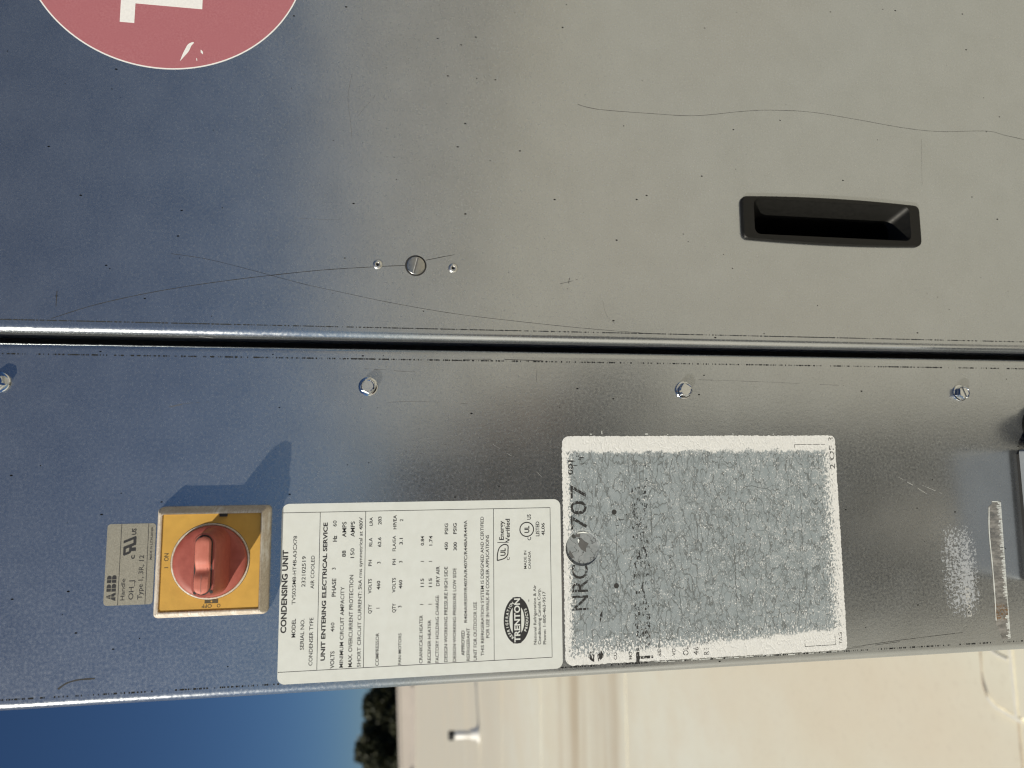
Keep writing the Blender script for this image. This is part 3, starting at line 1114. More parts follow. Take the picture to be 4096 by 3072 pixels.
# ================================================================== LABELS
LX0, LX1, LZ0, LZ1 = -120.0, -23.5, -93.25, 65.05
lab = empty('nameplate_label', P(-71.75, LZ0, 0))
tag(lab, 'clean white nameplate label headed CONDENSING UNIT, printed with rows of electrical ratings', 'label')
plate('label_film', rrect(LX0, LZ0, LX1, LZ1, 4.0), 0.02, 0.16, M['label_white'], lab)
for (s, x0, z0, w, cap, b) in [('CONDENSING UNIT', -93.1, 61.15, 44.5, 3.0, 0.034), ('MODEL', -95.6, 56.2, 9.9, 2.1, 0.018), ('TVS035M8-HT4B-A3CX78', -78.1, 56.6, 37.0, 2.0, 0.008),
 ('SERIAL NO.', -102.3, 51.6, 16.4, 2.1, 0.010), ('232102519', -68.9, 51.6, 16.6, 2.1, 0.010), ('CONDENSER TYPE', -110.9, 46.85, 25.4, 2.1, 0.010),
 ('AIR COOLED', -70.0, 46.9, 17.9, 2.0, 0.008), ('UNIT ENTERING ELECTRICAL SERVICE', -108.6, 40.3, 74.4, 2.3, 0.034), ('VOLTS', -113.0, 35.25, 9.1, 2.2, 0.018),
 ('460', -93.6, 35.55, 5.0, 2.0, 0.008), ('PHASE', -74.7, 35.1, 9.8, 2.3, 0.018), ('3', -60.1, 35.45, 1.6, 2.1, 0.008), ('Hz', -44.8, 35.1, 3.3, 2.2, 0.034),
 ('60', -36.5, 35.4, 3.3, 2.1, 0.008), ('MINIMUM CIRCUIT AMPACITY', -112.8, 30.5, 43.3, 2.1, 0.010), ('88', -53.3, 30.1, 3.5, 2.1, 0.018), ('AMPS', -42.5, 30.05, 8.5, 2.3, 0.018),
 ('MAX. OVERCURRENT PROTECTION', -112.8, 25.7, 49.5, 2.2, 0.010), ('150', -54.0, 25.45, 5.3, 2.2, 0.008), ('AMPS', -42.4, 25.45, 8.5, 2.3, 0.018),
 ('SHORT CIRCUIT CURRENT: 5kA rms symmetrical at 480V', -113.0, 21.1, 81.3, 2.0, 0.008), ('QTY', -84.7, 15.55, 5.0, 1.9, 0.018), ('VOLTS', -73.8, 15.75, 8.0, 1.9, 0.018),
 ('PH', -58.8, 15.8, 3.4, 1.9, 0.018), ('RLA', -48.0, 15.65, 4.8, 1.9, 0.018), ('LRA', -36.5, 15.6, 4.7, 1.8, 0.018), ('COMPRESSOR', -112.9, 11.25, 17.6, 1.9, 0.010),
 ('1', -82.1, 11.1, 1.3, 1.9, 0.018), ('460', -71.9, 11.0, 4.9, 1.9, 0.018), ('3', -57.6, 10.95, 1.5, 1.9, 0.018), ('62.6', -48.4, 10.75, 5.3, 1.9, 0.018),
 ('283', -36.0, 10.7, 4.5, 1.9, 0.018), ('QTY', -84.7, 2.3, 5.0, 2.0, 0.018), ('VOLTS', -73.8, 2.5, 8.1, 1.9, 0.018), ('PH', -58.6, 2.5, 3.3, 1.9, 0.018),
 ('FLA/EA', -51.0, 2.55, 8.6, 1.9, 0.008), ('HP/EA', -38.8, 2.3, 8.0, 1.9, 0.018), ('FAN MOTORS', -112.9, -1.05, 16.8, 1.8, 0.010), ('3', -82.1, -0.9, 1.5, 1.9, 0.018),
 ('460', -71.8, -1.2, 4.8, 1.9, 0.018), ('3', -57.5, -1.2, 1.6, 1.9, 0.018), ('3.1', -47.4, -1.3, 3.6, 1.9, 0.018), ('2', -34.4, -1.4, 1.5, 1.9, 0.018),
 ('CRANKCASE HEATER', -112.9, -12.8, 26.1, 1.9, 0.010), ('1', -81.1, -13.1, 1.4, 1.9, 0.018), ('115', -71.3, -13.3, 4.7, 1.9, 0.018), ('1', -57.3, -13.3, 1.3, 1.9, 0.018),
 ('0.84', -48.3, -13.3, 5.3, 1.9, 0.018), ('RECEIVER HEATER', -113.0, -17.45, 23.5, 1.9, 0.010), ('1', -81.1, -17.8, 1.3, 1.9, 0.018), ('115', -71.5, -17.9, 4.9, 1.9, 0.018),
 ('1', -57.4, -17.9, 1.3, 1.9, 0.018), ('1.74', -48.4, -18.0, 5.4, 1.9, 0.018), ('FACTORY HOLDING CHARGE:', -112.9, -21.9, 36.8, 2.0, 0.010),
 ('DRY AIR', -71.1, -22.15, 11.0, 2.0, 0.018), ('DESIGN WORKING PRESSURE HIGH SIDE', -112.9, -26.75, 52.4, 2.0, 0.010), ('450', -51.4, -26.85, 4.6, 1.9, 0.018),
 ('PSIG', -42.3, -26.95, 6.1, 2.0, 0.018), ('DESIGN WORKING PRESSURE LOW SIDE', -112.9, -31.65, 51.4, 2.0, 0.010), ('300', -51.6, -32.0, 4.7, 2.0, 0.018),
 ('PSIG', -42.3, -31.85, 6.1, 2.0, 0.018), ('APPROVED', -109.9, -36.4, 13.7, 1.9, 0.018), ('REFRIGERANT', -112.8, -39.35, 17.8, 1.9, 0.010),
 ('R404A/R507/R407A/R407C/R448A/R449A', -91.9, -37.95, 57.2, 1.9, 0.010), ('UNIT FOR OUTDOOR USE', -112.9, -43.4, 32.1, 2.0, 0.010),
 ('THIS REFRIGERATION SYSTEM IS DESIGNED AND CERTIFIED', -110.6, -47.5, 77.8, 1.9, 0.010), ('FOR USE IN WALK-IN COOLER APPLICATIONS', -100.9, -50.6, 57.6, 2.0, 0.010),
 ('Energy', -46.4, -59.25, 10.9, 2.7, 0.018), ('Verified', -47.9, -62.8, 13.5, 2.6, 0.018), ('C', -57.9, -62.65, 1.2, 1.7, 0.018), ('MADE IN', -63.2, -72.55, 10.3, 1.6, 0.008),
 ('CANADA', -63.4, -75.1, 10.1, 1.6, 0.008), ('C', -47.0, -75.35, 1.4, 2.1, 0.018), ('US', -35.1, -75.35, 3.0, 2.3, 0.018), ('LISTED', -44.8, -80.35, 8.5, 2.2, 0.018),
 ('4L06', -44.4, -83.5, 7.2, 1.9, 0.018), ('TM', -82.1, -73.95, 1.4, 0.6, 0.008), ('National Refrigeration & Air', -105.9, -77.95, 33.4, 1.7, 0.010),
 ('Conditioning Canada Corp.', -106.0, -80.55, 31.4, 1.8, 0.010), ('Phone: 1-800-463-9517', -106.1, -83.55, 29.7, 1.8, 0.010)]:
    text('l1', s, x0, z0, w if len(s) > 1 else None, cap, b, 0.19)

# rules and border
mb = MB()
for a, b in [((-113.5, 64.9), (-113.5, -87.0)),
 ((-28.4, 64.9), (-28.4, -87.0)),
 ((-113.5, -87.0), (-28.4, -87.0)),
 ((-113.5, 44.4), (-28.4, 44.4)),
 ((-113.5, 19.5), (-28.4, 19.5)),
 ((-113.5, -53.3), (-28.4, -53.3))]:
    ribbon(mb, [a, b], 0.30, 0.19)
mb.build('printed_rules', M['ink'], lab)

# oval maker's mark: black ring, black band, white lettering
OC = (-91.9, -66.6)
def oval(rx, rz, n=56):
    return [(OC[0] + rx * math.cos(2 * math.pi * i / n), OC[1] + rz * math.sin(2 * math.pi * i / n)) for i in range(n)]
mb = MB()
v, f = filled(oval(13.0, 7.7), [oval(8.6, 4.4)], 0.19)
mb.add(v, f)
v, f = filled(rrect(OC[0] - 12.8, OC[1] - 2.5, OC[0] + 12.8, OC[1] + 2.5, .3, 2), [], 0.22)
mb.add(v, f)
mb.build('oval_mark', M['ink'], lab)
text('l1w', 'TRENTON', OC[0] - 12.2, OC[1] - 1.75, 24.4, 3.4, 0.03, 0.25)
for s, a0, a1, inw in (('REFRIGERATION', 158, 22, False), ('PRODUCTS', 232, 308, True)):
    for i, ch in enumerate(s):
        a = R(a0 + (a1 - a0) * (i + .5) / len(s))
        x = OC[0] + 10.6 * math.cos(a)
        z = OC[1] + 5.9 * math.sin(a)
        tx, tz = -13 * math.sin(a), 7.7 * math.cos(a)
        an = math.degrees(math.atan2(tz, tx)) + (0 if inw else 180)
        ca, sa = math.cos(R(an)), math.sin(R(an))
        text('l1w', ch, x + 0.75 * sa - 0.0 * ca, z - 0.75 * ca, None, 1.55, 0.03, 0.25, an, 'CENTER')
# round and leaf approval marks
UC = (-40.7, -72.9)
mb = MB()
v, f = filled(circ(UC[0], UC[1], 4.35, 40), [circ(UC[0], UC[1], 3.75, 40)], 0.19)
mb.add(v, f)
LF = (-53.4, -58.7)
leaf = spline([(LF[0] - 4.6, LF[1] + 3.3), (LF[0] - 1, LF[1] + 3.15), (LF[0] + 2.6, LF[1] + 2.0), (LF[0] + 4.4, LF[1] - 0.6), (LF[0] + 3.7, LF[1] - 2.9), (LF[0] + 1.2, LF[1] - 3.0), (LF[0] - 1.6, LF[1] - 2.7), (LF[0] - 3.6, LF[1] - 0.6), (LF[0] - 4.6, LF[1] + 3.3)], 6)
ribbon(mb, leaf, 0.6, 0.19)
ribbon(mb, [(LF[0] + 5.6, LF[1] - 3.4), (LF[0] + 5.6, LF[1] + 3.2)], 0.35, 0.19)
mb.build('approval_marks', M['ink'], lab)
text('l1', 'UL', UC[0] - 2.0, UC[1] - 1.45, 4.0, 2.9, 0.03, 0.19)
text('l1', 'UL', LF[0] - 2.0, LF[1] - 1.5, 4.2, 3.0, 0.03, 0.19)

# --- weathered label
W0 = (-52.6, -184.4)
wl = empty('weathered_label', P(W0[0], W0[1] - 89.6, 0))
tag(wl, 'crazed grey label worn white at its edges, with broken black lettering below the nameplate', 'label')
wout = rrect(W0[0] - 66.2, W0[1] - 89.6, W0[0] + 66.2, W0[1] + 89.6, [3.2, 4.5, 4.5, 2.5])
wo2 = []
rnd = random.Random(4)
for i in range(len(wout)):                        # ragged, flaking outline
    a, b = Vector(wout[i]), Vector(wout[(i + 1) % len(wout)])
    l = (b - a).length
    m_ = max(1, int(l / 0.8))
    for j in range(m_):
        p = a + (b - a) * (j / m_)
        ed = min(1.0, l / 6)
        wo2.append((p.x + rnd.uniform(-.28, .28) * ed, p.y + rnd.uniform(-.28, .28) * ed))
plate('label_film', wo2, 0.02, 0.14, M['crazed'], wl, holes=[circ(KN[0], KN[1], 10.3, 40)], origin=P(W0[0], W0[1], 0))
lathe('sunken_film', [(10.3, 0.14), (10.1, 0.0), (9.9, -0.7), (9.7, -0.8), (0.0, -0.8)], KN[0], KN[1], M['torn'], wl, smooth=False)
mb = MB()
rnd = random.Random(12)
rim_o = [(KN[0] + (10.75 + rnd.uniform(-.1, .35)) * math.cos(R(a)), KN[1] + (10.75 + rnd.uniform(-.1, .35)) * math.sin(R(a))) for a in range(0, 360, 6)]
rim_i = [(KN[0] + (10.25 - rnd.uniform(0, .12)) * math.cos(R(a)), KN[1] + (10.25 - rnd.uniform(0, .12)) * math.sin(R(a))) for a in range(0, 360, 6)]
for i in range(60):
    j = (i + 1) % 60
    if rnd.random() < .8 and not 24 < i < 46:
        mb.add([P(*rim_o[i], .16), P(*rim_o[j], .16), P(*rim_i[j], .05), P(*rim_i[i], .05)], [(0, 1, 2, 3)])
tag(mb.build('worn_rim', M['label_white'], wl), kind='stuff')
mb = MB()
for pts in ([(-51.0, -104.2), (-47.6, -103.4), (-46.4, -105.6), (-48.4, -107.6), (-50.0, -110.3), (-52.5, -108.6), (-55.0, -108.7), (-53.2, -105.6)],
            [(-45.6, -101.8), (-43.6, -103.0), (-43.8, -105.4), (-46.2, -105.0)],
            [(-58.6, -99.8), (-55.2, -98.0), (-53.4, -98.8), (-57.6, -101.2)]):
    v, f = filled(pts[::-1] if sum((pts[i][0] - pts[i - 1][0]) * (pts[i][1] + pts[i - 1][1]) for i in range(len(pts))) < 0 else pts, [], -0.74)
    mb.add(v, f)
mb.build('bare_patch', M['soot_soft'], wl)
mb = MB()
fl1 = [(-49.6, -104.1), (-47.6, -103.5), (-47.0, -104.2), (-47.9, -104.6), (-49.0, -104.4)]
mb.add([P(x, z, -0.70 + (0.35 if i in (2, 3) else 0)) for i, (x, z) in enumerate(fl1)], [tuple(range(5))[::-1]])
fl2 = [(-43.4, -103.2), (-42.9, -107.2), (-43.8, -110.6), (-44.5, -110.4), (-43.7, -107.0), (-44.3, -103.2)]
mb.add([P(x, z, -0.6 + 0.3 * (i % 2)) for i, (x, z) in enumerate(fl2)], [tuple(range(6))[::-1]])
mb.build('peeling_flake', M['label_white'], wl)
for x, z in ((-31.8, -126.2), (-74.8, -126.5)):
    lathe('rivet_dimple', [(1.55, 0.16), (1.25, 0.20), (0.95, 0.17), (0.0, 0.165)], x, z, M['dark'], wl, 18)
for li_, (key, s, x0, z0, w, cap, b) in enumerate([('w1', 'NRC', -88.0, -109.1, 26.1, 10.2, 0.004),
 ('w1', '0707', -51.0, -109.1, 35.8, 10.2, 0.004),
 ('w1', '001', -9.3, -101.3, 8.5, 3.1, 0.02),
 ('w1', 'T', -119.6, -147.6, 6.4, 10.4, 0.03),
 ('w2', 'VS030-HT3B-A3CX3', -113.2, -146.65, 96.6, 9.6, 0.03),
 ('w1', 'CU', -116.9, -125.75, 4.0, 2.0, 0.01),
 ('w1', 'MO', -117.2, -135.1, 4.2, 2.2, 0.01),
 ('w1', 'SE', -116.6, -152.9, 4.4, 2.2, 0.01),
 ('w1', 'VO', -116.5, -161.9, 4.1, 2.2, 0.01),
 ('w1', 'OL', -116.7, -170.0, 5.1, 3.6, 0.0),
 ('w1', '46', -116.8, -176.4, 4.7, 3.4, 0.0),
 ('w1', 'R4', -116.9, -182.9, 3.8, 3.4, 0.0),
 ('w1', 'TAG', -115.4, -270.8, 7.2, 2.4, 0.0),
 ('w1', '2 OF 3', -7.7, -272.85, 20.3, 3.5, 0.0)]):
    text(key + '_%d' % li_, s, x0, z0, w, cap, b, 0.17)
for a, b in [((-111.9, -245.6), (-115.5, -245.6)), ((-115.5, -245.6), (-115.4, -266.0)), ((-115.4, -266.0), (-109.3, -266.1)), ((7.9, -245.8), (8.0, -266.7)), ((7.9, -245.8), (6.0, -245.7))]:
    mb = MB()
    ribbon(mb, [a, b], 0.32, 0.17)
    mb.build('printed_rule', M['ink_worn'], wl)
for pts in [[(-32.6, -201.4), (-44.5, -201.5), (-53.6, -201.9), (-67.1, -202.1), (-80.6, -202.1), (-93.9, -202.3), (-104.6, -202.6)], [(-17.6, -247.7), (-32.6, -247.9), (-47.5, -247.7), (-64.0, -247.5)], [(-32.0, -127.1), (-51.5, -127.1), (-69.0, -126.8), (-86.4, -127.6)], [(-77.6, -244.2), (-86.7, -243.9), (-95.7, -242.6), (-102.8, -241.2)], [(-23.5, -207.8), (-18.9, -209.5), (-17.6, -215.6), (-19.1, -223.6), (-16.5, -231.9)], [(-68.6, -166.3), (-83.6, -165.9), (-96.8, -167.1)], [(-36.7, -178.6), (-45.7, -178.5), (-57.4, -178.7)], [(-25.3, -149.6), (-37.8, -149.4), (-48.6, -149.4)]]:
    mb = MB()
    q = spline(pts, 7)
    q = [(x + 0.7 * mnoise.noise(Vector((x * .5, z * .5, 3))), z + 0.9 * mnoise.noise(Vector((x * .8, z * .8, 9)))) for x, z in q]
    ribbon(mb, q, [0.06 + 0.30 * math.sin(math.pi * i / (len(q) - 1)) for i in range(len(q))], 0.155)
    mb.build('crack', M['crack'], wl)
# half-lost oval mark at the left edge and barcode scraps at the right
mb = MB()
arc = [(-103.0 + 14.6 * math.cos(R(a)), -113.0 + 7.6 * math.sin(R(a))) for a in range(142, 222, 6)]
ari = [(max(-103.0 + 10.6 * math.cos(R(a)), -113.6), -113.0 + 5.2 * math.sin(R(a))) for a in range(142, 222, 6)]
for i in range(len(arc) - 1):
    if 5 <= i <= 7:
        continue
    mb.add([P(*arc[i], .17), P(*arc[i + 1], .17), P(*ari[i + 1], .17), P(*ari[i], .17)], [(0, 1, 2, 3)])
mb.add([P(-96.0, -115.8, .17), P(-92.0, -117.6, .17), P(-88.5, -117.6, .17), P(-91.0, -116.0, .17)], [(0, 1, 2, 3)])
mb.build('oval_mark', M['ink_worn'], wl)
mb = MB()
rnd = random.Random(21)
for (xa, xb, zc, hh, dens) in ((-5.0, 2.0, -104.6, 6.0, .5), (-40, -30, -130.4, 6.5, .45), (-14, -6, -130.5, 5, .2), (-45, -2, -146.8, 4.2, .25), (-100, -50, -146.5, 4, .08), (-96, -40, -153.5, 3.2, .16), (-95, -35, -162, 3.0, .12)):
    x = xa
    while x < xb:
        wv = rnd.uniform(.25, .7)
        if rnd.random() < dens:
            z0 = zc + rnd.uniform(-.5, .5) * hh
            l = rnd.uniform(.4, .55 if dens < .4 else 1.0) * hh * .5
            mb.add([P(x, z0 - l / 2, .17), P(x + wv, z0 - l / 2, .17), P(x + wv, z0 + l / 2, .17), P(x, z0 + l / 2, .17)], [(0, 1, 2, 3)])
        x += wv + rnd.uniform(.2, .8)
tag(mb.build('barcode_scraps', M['ink_worn'], wl), kind='stuff')
mb = MB()
rnd = random.Random(8)
x0_, z0_ = W0[0] - 67.4, -206
z = -146.0
while z > -273:                                   # flakes left along the left edge
    l = rnd.uniform(.8, 5.5)
    if rnd.random() < .62:
        w_ = rnd.uniform(.25, .6)
        xx = -119.35 + rnd.uniform(-.12, .12)
        mb.add([P(xx - w_, z, .12), P(xx - w_ * .8, z - l, .12), P(xx, z - l, .12), P(xx, z, .12)], [(0, 1, 2, 3)])
    z -= l + rnd.uniform(.2, 1.6)
for x, z, a, b in ((14.6, -113.5, .45, 1.3), (14.9, -120.0, 1.8, .5), (14.5, -149, .6, 2.0), (14.4, -162, .4, .7), (14.5, -205, .4, 1.0), (14.3, -232, .5, .8)):
    mb.add([P(x, z, .12), P(x + a, z + .1, .12), P(x + a, z + b, .12), P(x, z + b, .12)], [(0, 1, 2, 3)])
tag(mb.build('edge_flakes', M['label_white'], wl), kind='stuff')

# --- round red sticker
CC, CR = (305.8, 139.3), 79.5
stk = empty('round_sticker', P(CC[0], CC[1] - CR, 0))
tag(stk, 'round faded red sticker with a white rim and part of a white letter', 'sticker')
plate('sticker_rim', circ(CC[0], CC[1], CR, 160), 0.02, 0.10, M['white_print'], stk)
plate('sticker_face', circ(CC[0], CC[1], CR - 0.75, 160), 0.10, 0.16, M['red_vinyl'], stk)
tl = [(253.1, 155.0), (265.3, 154.9), (265.4, 118.3), (277.5, 118.3), (277.6, 154.9), (290, 154.9), (290, 162.8), (253.1, 162.8)]
plate('letter', tl, 0.16, 0.19, M['white_print'], stk)
mb = MB()
ch = lambda x, y: (238.00 + 0.0080 * (x - 1200) + -0.0970 * (y - 330), 124.10 + -0.0870 * (x - 1200) + -0.0040 * (y - 330))
nick = spline([ch(1140, 385), ch(1160, 352), ch(1182, 318), ch(1200, 285), ch(1225, 268)], 6)
ribbon(mb, nick, [0.15 + 2.2 * math.sin(math.pi * min(1, i / (len(nick) - 1) * .9)) ** 1.3 for i in range(len(nick))], 0.19)
ribbon(mb, [ch(1270, 315), ch(1276, 330), ch(1283, 344)], [.3, 1.3, .15], 0.19)
ribbon(mb, [ch(1243, 368), ch(1245, 384)], [.3, .5], 0.19)
mb.build('scuff', M['white_print'], stk)

# --- small silver rating plate
rpz = empty('rating_plate', P(-53.5, 130.1, 0))
tag(rpz, 'small silver rating sticker with the black letters ABB above the yellow switch', 'label')
plate('plate_film', rrect(-74.9, 130.0, -32.5, 154.2, 1.8), 0.02, 0.14, M['silver'], rpz)
mb = MB()
for z in (147.2, 133.7):
    ribbon(mb, [(-74.8, z), (-32.6, z)], 0.28, 0.17)
mb.build('printed_rules', M['ink'], rpz)
text('rp', 'Handle', -72.4, 144.05, 11.2, 2.1, 0.008, 0.17)
text('rp', 'OH_J', -72.2, 139.7, 10.0, 2.5, 0.008, 0.17)
text('rp', 'Type 1, 3R, 12', -72.2, 135.3, 23.0, 2.5, 0.008, 0.17)
text('rp', 'MADE IN LITHUANIA', -51.7, 131.35, 17.3, 1.25, 0.012, 0.17)
text('rp', 'US', -38.4, 139.8, 3.4, 2.3, 0.035, 0.17)
text('rp', 'c', -51.1, 140.0, 2.0, 2.6, 0.03, 0.17)
# the three-letter mark, each letter split by a cross
mb = MB()
lz0, lz1 = 148.4, 153.0
def cutbox(x0, x1, z0, z1):
    mb.add([P(x0, z0, .17), P(x1, z0, .17), P(x1, z1, .17), P(x0, z1, .17)], [(0, 1, 2, 3)])
zm_ = (lz0 + lz1) / 2
g_ = 0.14
xA = -72.6
mb.add([P(xA, lz0, .17), P(xA + 2.0, lz0, .17), P(xA + 2.0, zm_ - g_, .17), P(xA + .95, zm_ - g_, .17)], [(0, 1, 2, 3)])
mb.add([P(xA + 1.05, zm_ + g_, .17), P(xA + 2.0, zm_ + g_, .17), P(xA + 2.0, lz1, .17), P(xA + 1.85, lz1, .17)], [(0, 1, 2, 3)])
mb.add([P(xA + 2.3, lz0 + .6, .17), P(xA + 2.9, lz0 + .6, .17), P(xA + 3.1, lz0, .17), P(xA + 4.5, lz0, .17), P(xA + 3.5, zm_ - g_, .17), P(xA + 2.3, zm_ - g_, .17)], [(0, 1, 2, 3, 4, 5)])
mb.add([P(xA + 2.3, zm_ + g_, .17), P(xA + 3.4, zm_ + g_, .17), P(xA + 2.6, lz1, .17), P(xA + 2.3, lz1, .17)], [(0, 1, 2, 3)])
for x in (-67.7, -63.2):
    cutbox(x, x + 1.55, lz0, zm_ - g_)
    cutbox(x, x + 1.55, zm_ + g_, lz1)
    for z0, z1 in ((lz0, zm_ - g_), (zm_ + g_, lz1)):
        hh = (z1 - z0) / 2
        wv = 2.2 if z0 == lz0 else 2.0
        arc = [P(x + 1.8, z0, .17)] + [P(x + 1.8 + (wv - hh) + hh * math.cos(R(a)), (z0 + z1) / 2 + hh * math.sin(R(a)), .17) for a in range(-90, 91, 15)] + [P(x + 1.8, z1, .17)]
        mb.add(arc, [tuple(range(len(arc)))])
mb.build('maker_mark', M['ink'], rpz)
# slanted backwards-R and U mark
mb = MB()
def sl_(x, z):
    return P(x + (z - 139.5) * -0.42, z, .17)
mb.add([sl_(-46.9, 139.5), sl_(-45.0, 139.5), sl_(-44.2, 141.6), sl_(-43.6, 141.6), sl_(-43.6, 139.5), sl_(-42.0, 139.5), sl_(-42.0, 145.8), sl_(-46.2, 145.8), sl_(-46.9, 145.2), sl_(-46.9, 142.3), sl_(-46.0, 141.7)], [tuple(range(11))])
mb.add([sl_(-42.0, 139.5), sl_(-39.4, 139.5), sl_(-38.8, 140.1), sl_(-38.8, 145.8), sl_(-40.2, 145.8), sl_(-40.2, 141.0), sl_(-42.0, 141.0)], [tuple(range(7))])
mb.build('approval_mark', M['ink'], rpz)
mb = MB()
mb.add([sl_(-45.5, 142.9), sl_(-43.6, 142.9), sl_(-43.6, 144.5), sl_(-45.5, 144.5)], [(0, 1, 2, 3)])
for v in mb.v:
    v.y -= 0.00003
mb.build('mark_counter', M['silver'], rpz)

# --- rotary disconnect switch
sw = empty('disconnect_switch', P(-53, 70.5, 0))
tag(sw, 'yellow rotary disconnect switch with a faded red handle in a beige frame', 'switch')
SX0, SX1, SZ0, SZ1 = -82.0, -23.8, 70.6, 128.6
YX0, YX1, YZ0, YZ1 = -77.6, -27.5, 74.0, 124.1
mb = MB()
lo = rrect(SX0, SZ0, SX1, SZ1, 2.6, 5)
lv = [(0.02, lo), (3.0, inset(lo, 0.25)), (8.6, inset(lo, 2.3)), (9.5, inset(lo, 3.0)), (9.8, inset(lo, 3.6))]
yl = rrect(YX0, YZ0, YX1, YZ1, 0.8, 5)
lv += [(9.6, inset(yl, -0.2)), (8.7, yl)]
n = len(lo)
for (ha, a), (hb, b) in zip(lv[:-1], lv[1:]):
    mb.add([P(x, z, ha) for x, z in a] + [P(x, z, hb) for x, z in b], [(i, (i + 1) % n, n + (i + 1) % n, n + i) for i in range(n)])
mb.build('frame', M['beige'], sw)
KC = (-52.2, 99.3)
plate('face_plate', yl, 8.0, 8.9, M['yellow'], sw)
lathe('knob_ring', [(19.75, 8.95), (19.75, 9.15), (19.4, 9.3), (19.0, 9.35), (18.75, 9.2), (18.7, 8.95)], KC[0], KC[1], M['beige'], sw, 72)
mb = MB()
a_ = circ(KC[0], KC[1], 19.95, 72)
v, f = filled(a_, [circ(KC[0], KC[1], 19.6, 72)], 8.96)
mb.add(v, f)
mb.build('ring_shadow_gap', M['ink'], sw)
kd = lathe('knob', [(18.6, 8.95), (18.55, 10.2), (18.0, 10.9), (15, 11.2), (0, 11.3)], KC[0], KC[1], M['red_plastic'], sw, 72)


def stadium(x0, x1, z, w, n=10):
    """outline of a pill along x"""
    out = []
    for k_ in range(n + 1):
        a = R(-90 + 180 * k_ / n)
        out.append((x1 - w + w * math.cos(a), z + w * math.sin(a)))
    for k_ in range(n + 1):
        a = R(90 + 180 * k_ / n)
        out.append((x0 + w + w * math.cos(a), z + w * math.sin(a)))
    return out


# grip: broad skirt, then the raised finger bar with a waist
GZ = 97.2
mb = MB()
def grip_level(xa, xb, w, h, sag=0.0, dz=0.0):
    pts = stadium(xa, xb, GZ + dz, w, 18)
    out = []
    for x, z in pts:
        t = (x - xa) / (xb - xa)
        out.append(P(x, z, h - sag * math.exp(-((t - .52) / .13) ** 2)))
    return out
lev = [grip_level(-69.8, -34.0, 8.0, 11.2), grip_level(-69.0, -34.8, 6.9, 16), grip_level(-68.2, -35.2, 6.2, 24), grip_level(-67.3, -35.5, 5.6, 29.6), grip_level(-67.0, -35.9, 5.1, 30.6), grip_level(-66.0, -36.7, 4.0, 30.6)]
n = len(lev[0])
for a, b in zip(lev[:-1], lev[1:]):
    mb.add(a + b, [(i, (i + 1) % n, n + (i + 1) % n, n + i) for i in range(n)])
mb.add(lev[-1], [tuple(range(n))])
mb.build('grip', M['red_plastic'], sw, False)
mb = MB()
nseg = 40
def bar(w, zoff):
    rows = []
    for i in range(nseg + 1):
        t = i / nseg
        x = -65.2 + (28.2) * t
        e = min(t, 1 - t) * 28.2
        ww = w if e > w else math.sqrt(max(0.0, w * w - (w - e) ** 2))
        hh = 33.4 - 2.2 * math.exp(-((t - .42) / .10) ** 2) - 0.9 * max(0, 1 - e / 3) ** 2
        rows.append((x, max(ww, .05), hh))
    return rows
rows = bar(3.6, 0)
cs = [(-1.0, -4.2), (-1.0, -0.7), (-.86, -0.18), (-.5, 0), (0, 0.06), (.5, 0), (.86, -0.18), (1.0, -0.7), (1.0, -4.2)]
vs = []
for x, ww, hh in rows:
    for a, b in cs:
        vs.append(P(x, GZ + a * ww, hh + b))
nc = len(cs)
fs = []
for i in range(nseg):
    for j in range(nc - 1):
        fs.append((i * nc + j, (i + 1) * nc + j, (i + 1) * nc + j + 1, i * nc + j + 1))
mb.add(vs, fs)
mb.build('padlock_bar', M['red_grip'], sw, False)
mb = MB()
v, f = filled(stadium(-65.9, -36.3, GZ, 4.25, 14), [stadium(-65.2, -37.0, GZ, 3.6, 14)], 30.75)
mb.add(v, f)
mb.build('bar_gap', M['dark'], sw)
mb = MB()
ribbon(mb, [(-64.6, GZ), (-55.5, GZ)], 0.14, 0)
for i, v in enumerate(mb.v):
    v.y = -33.5 * MM
mb.build('mould_line', M['soot_soft'], sw)
for x, z in ((-64.6, 100.6), (-64.4, 92.9)):
    lathe('padlock_hole', [(0.85, 30.75), (0.0, 30.8)], x, z, M['dark'], sw, 14)
text('sw', 'I', -55.1, 120.3, 0.35, 2.0, 0.0, 8.95)
text('sw', 'ON', -51.6, 120.3, 4.0, 2.3, 0.012, 8.95)
text('swo', 'OFF', -74.5, 97.8, 5.0, 1.9, 0.012, 8.95, 90)
text('swo', 'O', -74.5, 93.5, 1.8, 1.9, 0.012, 8.95, 90)
mb = MB()
v, f = filled([(-74.0, 94.7), (-72.0, 94.7), (-72.0, 101.5), (-74.0, 101.5)], [circ(-73.1, 98.1, .5, 12)], 8.95)
mb.add(v, f)
mb.build('position_mark', M['ink_brown'], sw)
mb = MB()
mb.box(tuple(P(-29.0, 91.5, 8.9)), tuple(P(-27.6, 95.4, 10.2)))
mb.build('frame_slot', M['dark'], sw)

